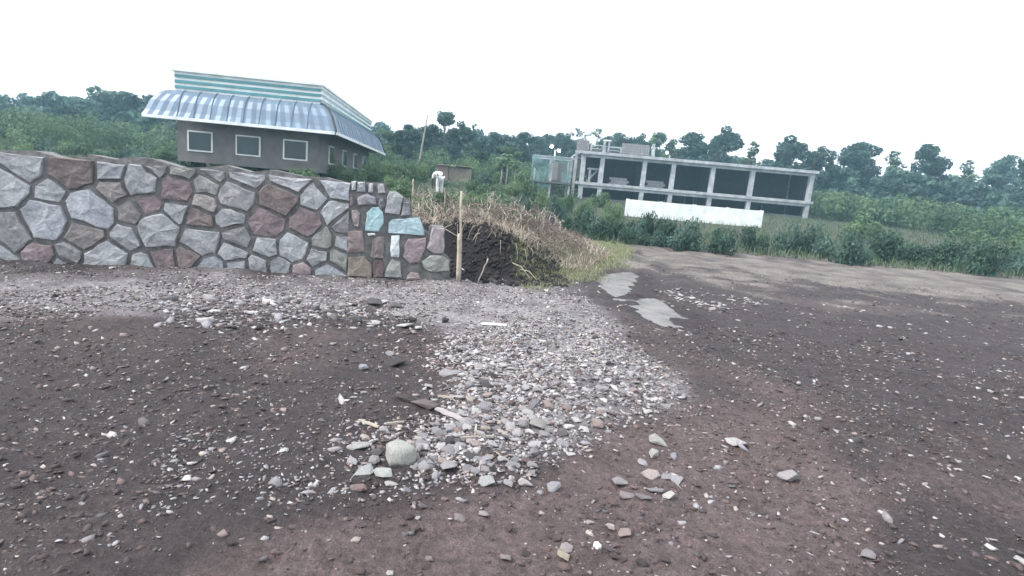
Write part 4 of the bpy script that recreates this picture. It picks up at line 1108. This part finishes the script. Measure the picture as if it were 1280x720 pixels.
    for x0, x1, h in ((X(741, 186), X(756, 187), .75), (X(759, 187), X(779, 189), .70)):
        for xx in (x0, x1): bx('roof_post', (xx, D + 1.4, zt + h * .5 + .05), (.14, .14, h + .1))
        bx('roof_rail', ((x0 + x1) / 2, D + 1.4, zt + h + .06), (x1 - x0 - .16, .12, .12), 'concrete'); bx('roof_rail', ((x0 + x1) / 2, D + 1.4, zt + h * .62), (x1 - x0 - .16, .08, .06))
        bx('roof_upstand', ((x0 + x1) / 2, D + 2.6, zt + h * .4), (x1 - x0, .2, h * .8), 'concrete_dark')
    bx('roof_post', (X(757.5, 186), D + 1.2, zt + .65), (.22, .22, 1.3)); bx('roof_post', (X(765, 184), D + 2.2, zt + .7), (.16, .16, 1.4))
    bx('tank_slab', (X(763, 178), D + 2.2, zt + 1.45), (.75, .6, .12), 'whitewash')
unfinished()

# white boundary wall in front of it
def white_wall():
    D = 36; a, b = at(785, 249, D), at(841, 254, D)
    e = empty('boundary_wall', (a.x, D, 0)); tag(e, 'plain white boundary wall in front of the unfinished building', 'wall')
    zb = float(zg([a.x], [D])[0]) - .2; L = 8.5
    for k in range(4):
        w = L / 4; m = MB(); m.box((w * (k + .5), 0, (zb + a.z) / 2 + .0), (w - .03, .15, a.z - zb)); m.build('panel', MAT['whitewash'], e)
    for k in range(5): MB().box((L / 4 * k, .02, (zb + a.z) / 2 + .015), (.18, .22, a.z - zb + .03)).build('pillar', MAT['whitewash'], e)
white_wall()

# netted scaffold frame
def netted():
    D = 50; e = empty('netted_frame', (0, 0, 0)); tag(e, 'small concrete frame wrapped in torn green netting left of unfinished building', 'building site')
    x0, x1 = at(668, 215, D).x, at(714, 218, D).x; zt = at(690, 197, D).z; zf = at(690, 228, D).z; zb = float(zg([3.], [D])[0]) - .1
    xs = [x0, x0 + (x1 - x0) * .45, x1 - .1]
    for y in (D, D + 3):
        for x in xs: MB().box((x, y, (zb + zt) / 2), (.16, .16, zt - zb)).build('post', MAT['concrete'], e)
    MB().box(((x0 + x1) / 2, D + 1.5, zf), (x1 - x0 + .4, 3.6, .16)).build('deck', MAT['concrete_dark'], e)
    MB().box(((x0 + x1) / 2, D - .0, zt + .07), (x1 - x0 + .3, .18, .14)).build('beam', MAT['concrete'], e)
    MB().box(((x0 + x1) / 2, D + 3, zt + .07), (x1 - x0 + .3, .18, .14)).build('beam', MAT['concrete'], e)
    MB().box((xs[1] + .35, D + 1.2, (zf + zt) / 2), (.6, .12, zt - zf - .5)).build('wall_panel', MAT['block'], e)
    MB().box((xs[2] - .6, D + 2.6, (zf + zt) / 2), (1.0, .12, zt - zf - .4)).build('wall_panel', MAT['concrete_dark'], e)
    def net(xa, ya, xb, yb, za, zb_, seed):
        n = 14; k = 10; V = []; F = []
        for i in range(n):
            for j in range(k):
                t = i / (n - 1); u = j / (k - 1); x = xa + (xb - xa) * t; y = ya + (yb - ya) * t
                sag = .22 * mnoise.noise(Vector((t * 4 + seed, u * 3, seed)))
                zz = za + (zb_ - za) * u + (.35 * mnoise.noise(Vector((t * 5, seed, 0))) if j == 0 else 0)
                V.append((x + (sag if abs(yb - ya) > 1 else 0), y + (sag if abs(xb - xa) > 1 else 0) - .15, zz))
        for i in range(n - 1):
            for j in range(k - 1): F.append((i * k + j, (i + 1) * k + j, (i + 1) * k + j + 1, i * k + j + 1))
        m = MB(); m.v = V; m.f = F; m.build('netting', MAT['net'], e, True)
    net(x0 - .25, D, xs[1], D, zf - .6, zt + .15, 1); net(xs[1] + .9, D, x1, D, zf - .1, zt + .1, 2); net(x0 - .2, D, x0 - .2, D + 3, zf - .7, zt + .15, 3)
    net(xs[1], D, xs[1] + .95, D, zt - .5, zt + .12, 4)
netted()

# street lamps, lit
def street_lamp(px, heads, base, depth, label, group):
    b = at(px, heads[0][1], depth); zb = float(zg([b.x], [depth])[0]) - .1
    e = empty('street_lamp', (b.x, depth, zb)); zt = max(at(*h, depth).z for h in heads) - zb
    MB().tube([(0, 0, 0), (0, 0, zt * .6), (0, 0, zt - .3)], [.09, .075, .06], 8).build('pole', MAT['steel'], e, True)
    for h in heads:
        q = at(h[0], h[1], depth) - Vector((b.x, depth, zb))
        MB().tube([(0, 0, zt - .75), (q.x * .5, 0, q.z + .05), (q.x, 0, q.z + .16)], .035, 6).build('arm', MAT['steel'], e, True)
        hd = MB().box((q.x, 0, q.z + .14), (.36, .26, .10)).build('lamp_head', MAT['steel'], e)
        bm = bmesh.new(); bmesh.ops.create_uvsphere(bm, u_segments=14, v_segments=8, radius=.12)
        for v in bm.verts: v.co = Vector((v.co.x * 1.15, v.co.y, v.co.z * .85)) + Vector((q.x, 0, q.z - .06))
        me = bpy.data.meshes.new('lens'); bm.to_mesh(me); bm.free(); link('lens', me, hd, MAT['lamp'])
    tag(e, label, 'street lamp', group)
street_lamp(694.5, ((689.5, 182.5), (699, 188)), 0, 53, 'double headed street lamp shining before the hazy trees', 'lit street lamps')
street_lamp(838, ((833.5, 190.5),), 0, 66, 'single lit street lamp behind the rooftop of the unfinished building', 'lit street lamps')

# leaning utility pole
pole(523.5, 206, 534.5, 144, 56, .10, MAT['bark_pale'], 'utility_pole', 'thin pale utility pole leaning right in front of dark trees', 'utility pole', None, .0, .6)

# drum
def drum():
    p = at(692.5, 258, 24); zb = float(zg([p.x], [24])[0]); bm = bmesh.new()
    m = MB(); n = 16; prof = [(.0, 0), (.15, 0), (.16, .01), (.16, .15), (.167, .16), (.16, .17), (.16, .30), (.167, .31), (.16, .32), (.16, .44), (.15, .45), (.145, .43), (0, .43)]
    for r_, z in prof:
        for k in range(n): m.v.append((r_ * math.cos(6.2832 * k / n), r_ * math.sin(6.2832 * k / n), z))
    for i in range(len(prof) - 1):
        for k in range(n): m.f.append((i * n + k, i * n + (k + 1) % n, (i + 1) * n + (k + 1) % n, (i + 1) * n + k))
    o = m.build('drum', MAT['drum'], None); o.location = (p.x, 24, max(zb, p.z - .05)); tag(o, 'dark drum standing in weeds left of the unfinished building', 'drum')
    o.location.z = zb - .02; o.scale = (1.0, 1.0, 1.3)
drum()

# mud shed in the field
def shed():
    D = 45; x0, x1, x2 = at(545, 215, D).x, at(560, 216, D).x, at(586, 218, D).x; zt = at(552, 206.5, D).z; zb = float(zg([x0], [D])[0]) - .2
    e = empty('mud_shed', ((x0 + x2) / 2, D, zb)); tag(e, 'low flat mud shed at the back of the field with brown end', 'shed'); cx = (x0 + x2) / 2
    MB().box(((x0 + x1) / 2 - cx, 1.2, (zt - zb) / 2), (x1 - x0, 2.4, zt - zb)).build('wall', MAT['mud'], e)
    MB().box(((x1 + x2) / 2 - cx + .01, 1.35, (zt - zb) / 2 - .05), (x2 - x1 - .02, 2.3, zt - zb - .1)).build('wall', MAT['mud_pale'], e)
    m = MB(); n = 30; L = x2 - x0 + .3
    for i in range(n + 1):
        for yy, zz in ((-.2, 0), (2.7, .12)): m.v.append((-L / 2 + L * i / n, yy, zt - zb + .03 + zz + (.02 if i % 2 else 0)))
    for i in range(n): m.f.append((2 * i, 2 * i + 2, 2 * i + 3, 2 * i + 1))
    m.build('roof', MAT['mud_pale'], e)
shed()

# ------------------------------------------------------------------ house with banded upper wall
def house():
    c = at(464, 160, 45); ax = Vector((.105, -1, 0)).normalized(); lf = Vector((-ax.y, ax.x, 0))   # ax: towards the camera, lf: right-hand (out) side
    lf = Vector((1, .105, 0)).normalized()
    z1, z0 = at(464, 153, 45).z, at(464, 168, 45).z; ze = at(478, 191, 45).z; zb = float(zg([c.x], [45])[0]) - .2
    e = empty('house', (c.x, c.y, zb), math.atan2(lf.y, lf.x)); tag(e, 'house with curved blue grey roof and white and teal banded upper wall', 'house')
    # local: +x out to the right, -y to the camera
    z1 -= zb; z0 -= zb; ze -= zb; L = 16.0; Wd = 7.0
    MB().box((-Wd / 2, -L / 2, (z0 + z1) / 2 - .2), (Wd - .06, L - .06, z1 - z0 + .5)).build('upper_wall', MAT['whitewash'], e)
    nb = 7; bh = (z1 - z0) / nb
    for k in (1, 3, 5):
        zc = z0 + bh * (k + .5)
        for q in range(8):
            MB().box((-.01, -L / 8 * (q + .5), zc), (.06, L / 8 - .06, bh * .95)).build('window_strip', MAT['teal'], e)
        MB().box((-Wd / 2, -.01, zc), (Wd - .1, .06, bh * .95)).build('window_strip', MAT['teal'], e)
    for k in (0, 2, 4, 6): MB().box((.01, -L / 2, z0 + bh * (k + .5)), (.05, L, bh * .9)).build('white_band', MAT['whitewash'], e)
    MB().box((-Wd / 2, -L / 2, z1 + .06), (Wd + .2, L + .2, .1)).build('coping', MAT['whitewash'], e)
    # curved skirt roof round the right, far and near sides
    prof = [(0, z0 + .02), (.25, z0 - .05), (.5, z0 - .25), (.72, z0 - .6), (.88, ze + .25), (1.0, ze)]
    rm = MB()
    def skirt(p0, p1, o):
        n = int((p1 - p0).length / .18); b = len(rm.v); k = len(prof); u = (p1 - p0).normalized()
        for i in range(n + 1):
            t = i / n
            for dx, z in prof:
                c = (p0 - u * dx).lerp(p1 + u * dx, t) + o * (dx + (.025 if i % 2 else 0) * (0 < dx)); rm.v.append((c.x, c.y, z))
        for i in range(n):
            for j in range(k - 1): rm.f.append((b + i * k + j, b + (i + 1) * k + j, b + (i + 1) * k + j + 1, b + i * k + j + 1))
    A, B, C_, D_ = Vector((-Wd, 0, 0)), Vector((0, 0, 0)), Vector((0, -L, 0)), Vector((-Wd, -L, 0))
    skirt(A, B, Vector((0, 1, 0))); skirt(B, C_, Vector((1, 0, 0))); skirt(C_, D_, Vector((0, -1, 0)))
    rf = rm.build('roof', MAT['roof'], e)
    for k in range(22):
        MB().tube([(dx + .02, -.4 - k * .72, z + .03) for dx, z in prof], .022, 4).build('seam', MAT['roof'], rf)
    for k in range(9):
        MB().tube([(-.4 - k * .75, -L - dx - .02, z + .03) for dx, z in prof], .022, 4).build('seam', MAT['roof'], rf)
    MB().box((1.03, -L / 2, ze - .06), (.07, L + 2.0, .14)).build('fascia', MAT['whitewash'], e)
    MB().box((-Wd / 2, -L - 1.03, ze - .06), (Wd + 1.9, .07, .14)).build('fascia', MAT['whitewash'], e)
    for sy, y0 in ((1, 0), (-1, -L)):
        MB().tube([(0.03, y0 + sy * .03, z0 + .06), (.27, y0 + sy * .27, z0 - .02), (.52, y0 + sy * .52, z0 - .22), (.74, y0 + sy * .74, z0 - .57), (1.02, y0 + sy * 1.02, ze + .02)], .06, 6).build('hip_cap', MAT['drum'], e)
    MB().box((.03, -L / 2, z0 + .05), (.12, L, .1)).build('ridge_cap', MAT['drum'], e)
    for k in (1, 3, 5): MB().box((-Wd / 2, -L + .01, z0 + bh * (k + .5)), (Wd - .1, .06, bh * .95)).build('window_strip', MAT['teal'], e)
    for q in range(3):
        w = MB().box((-1.2 - q * 2.3, -L + .08, ze - 1.0), (1.2, .10, 1.0)).build('window', MAT['whitewash'], e)
        MB().box((-1.2 - q * 2.3, -L + .025, ze - 1.0), (1.05, .02, .86)).build('pane', MAT['dark_glass'], w)
    MB().box((-Wd / 2, -L / 2, ze / 2 + .1), (Wd - .2, L - .2, ze + .3)).build('wall', MAT['housewall'], e)
    for q in range(4):
        y = -2.2 - q * 3.6; w = MB().box((-.08, y, ze - 1.0), (.10, 1.2, 1.0)).build('window', MAT['whitewash'], e)
        MB().box((-.02, y, ze - 1.0), (.02, 1.05, .86)).build('pane', MAT['dark_glass'], w)
house()

# ------------------------------------------------------------------ bending person in white
def person():
    d = 27.5; p = at(548, 250, d); z = float(zg([p.x], [d])[0])
    e = empty('person', (p.x, d, z), R(-62)); tag(e, 'person in white shirt and pale trousers bending over in the field', 'person')
    def skin(name, pts, edges, rad, mat, root=0):
        me = bpy.data.meshes.new(name); me.from_pydata(pts, edges, []); o = link(name, me, e, mat)
        md = o.modifiers.new('skin', 'SKIN')
        for v, r_ in zip(me.skin_vertices[0].data, rad): v.radius = (r_, r_)
        me.skin_vertices[0].data[root].use_root = True
        o.modifiers.new('sub', 'SUBSURF').levels = 2; o.modifiers['sub'].render_levels = 2
        dg = bpy.context.evaluated_depsgraph_get(); mm = bpy.data.meshes.new_from_object(o.evaluated_get(dg)); o.modifiers.clear(); o.data = mm
        mm.polygons.foreach_set('use_smooth', [True] * len(mm.polygons))
        if not mm.materials: mm.materials.append(mat)
        return o
    # facing -x: hips over the feet, back rounded forward and down to the left
    hip = (.06, 0, .92); mid = (-.10, 0, 1.10); chest = (-.30, 0, 1.08); neck = (-.44, 0, .98); head = (-.55, 0, .90); crown_ = (-.62, 0, .83)
    pts = [hip, mid, chest, neck, head, crown_,
           (.08, -.10, .86), (.04, -.11, .48), (.10, -.11, .08), (-.06, -.12, .03),
           (.08, .10, .86), (.0, .11, .48), (.07, .12, .08), (-.09, .12, .03),
           (-.36, -.19, 1.02), (-.40, -.21, .74), (-.46, -.18, .50), (-.48, -.17, .42),
           (-.36, .19, 1.02), (-.42, .21, .74), (-.50, .17, .52), (-.53, .16, .44)]
    ed = [(0, 1), (1, 2), (2, 3), (3, 4), (4, 5), (0, 6), (6, 7), (7, 8), (8, 9), (0, 10), (10, 11), (11, 12), (12, 13), (2, 14), (14, 15), (15, 16), (16, 17), (2, 18), (18, 19), (19, 20), (20, 21)]
    rad = [.14, .13, .14, .055, .095, .075, .095, .06, .04, .035, .095, .06, .04, .035, .06, .042, .03, .028, .06, .042, .03, .028]
    skin('body', pts, ed, rad, MAT['skin'])
    skin('shirt', [(.10, 0, .86), mid, chest, (-.41, 0, 1.0), (-.36, -.19, 1.02), (-.395, -.205, .80), (-.36, .19, 1.02), (-.41, .205, .80)], [(0, 1), (1, 2), (2, 3), (2, 4), (4, 5), (2, 6), (6, 7)], [.17, .165, .175, .09, .085, .068, .085, .068], MAT['shirt'])
    skin('trousers', [(.06, 0, .90), (.08, -.10, .84), (.04, -.11, .48), (.10, -.11, .14), (.08, .10, .84), (.0, .11, .48), (.07, .12, .14)], [(0, 1), (1, 2), (2, 3), (0, 4), (4, 5), (5, 6)], [.155, .115, .085, .07, .115, .085, .07], simple('pale_trousers', (.6, .62, .62), .9, 10, .12, .2, .01))
    skin('hair', [(-.52, 0, .955), (-.60, 0, .90), (-.655, 0, .83)], [(0, 1), (1, 2)], [.07, .085, .06], MAT['hair'])
    for sy in (-1, 1):       # hands: five short fingers each
        base = Vector((-.485, sy * .17, .41)) if sy < 0 else Vector((-.535, sy * .16, .43))
        P = [tuple(base), tuple(base + Vector((-.01, 0, -.05)))]; E = [(0, 1)]; Rr = [.026, .032]
        for k in range(4):
            o_ = (k - 1.5) * .018; P += [tuple(base + Vector((-.012 + o_, 0, -.085))), tuple(base + Vector((-.03 + o_, -.006 * sy, -.12 - .006 * (k in (1, 2)))))]; E += [(1, len(P) - 2), (len(P) - 2, len(P) - 1)]; Rr += [.009, .007]
        P += [tuple(base + Vector((-.045, 0, -.055))), tuple(base + Vector((-.055, 0, -.085)))]; E += [(0, len(P) - 2), (len(P) - 2, len(P) - 1)]; Rr += [.011, .008]
        skin('hand', P, E, Rr, MAT['skin'])
person()

# ------------------------------------------------------------------ haze
def haze():
    m = MB(); m.box((0, 0, 14.5), (430, 430, 37))
    mt = bpy.data.materials.new('haze_air'); mt.use_nodes = True; t = mt.node_tree; t.nodes.clear()
    o = t.nodes.new('ShaderNodeOutputMaterial'); v = t.nodes.new('ShaderNodeVolumePrincipled')
    v.inputs['Color'].default_value = (.48, .80, .98, 1); v.inputs['Density'].default_value = .0016; v.inputs['Anisotropy'].default_value = .2
    t.links.new(v.outputs[0], o.inputs['Volume'])
    tag(m.build('haze', mt), 'thin blue haze in the air', 'haze', kind='stuff')
haze()
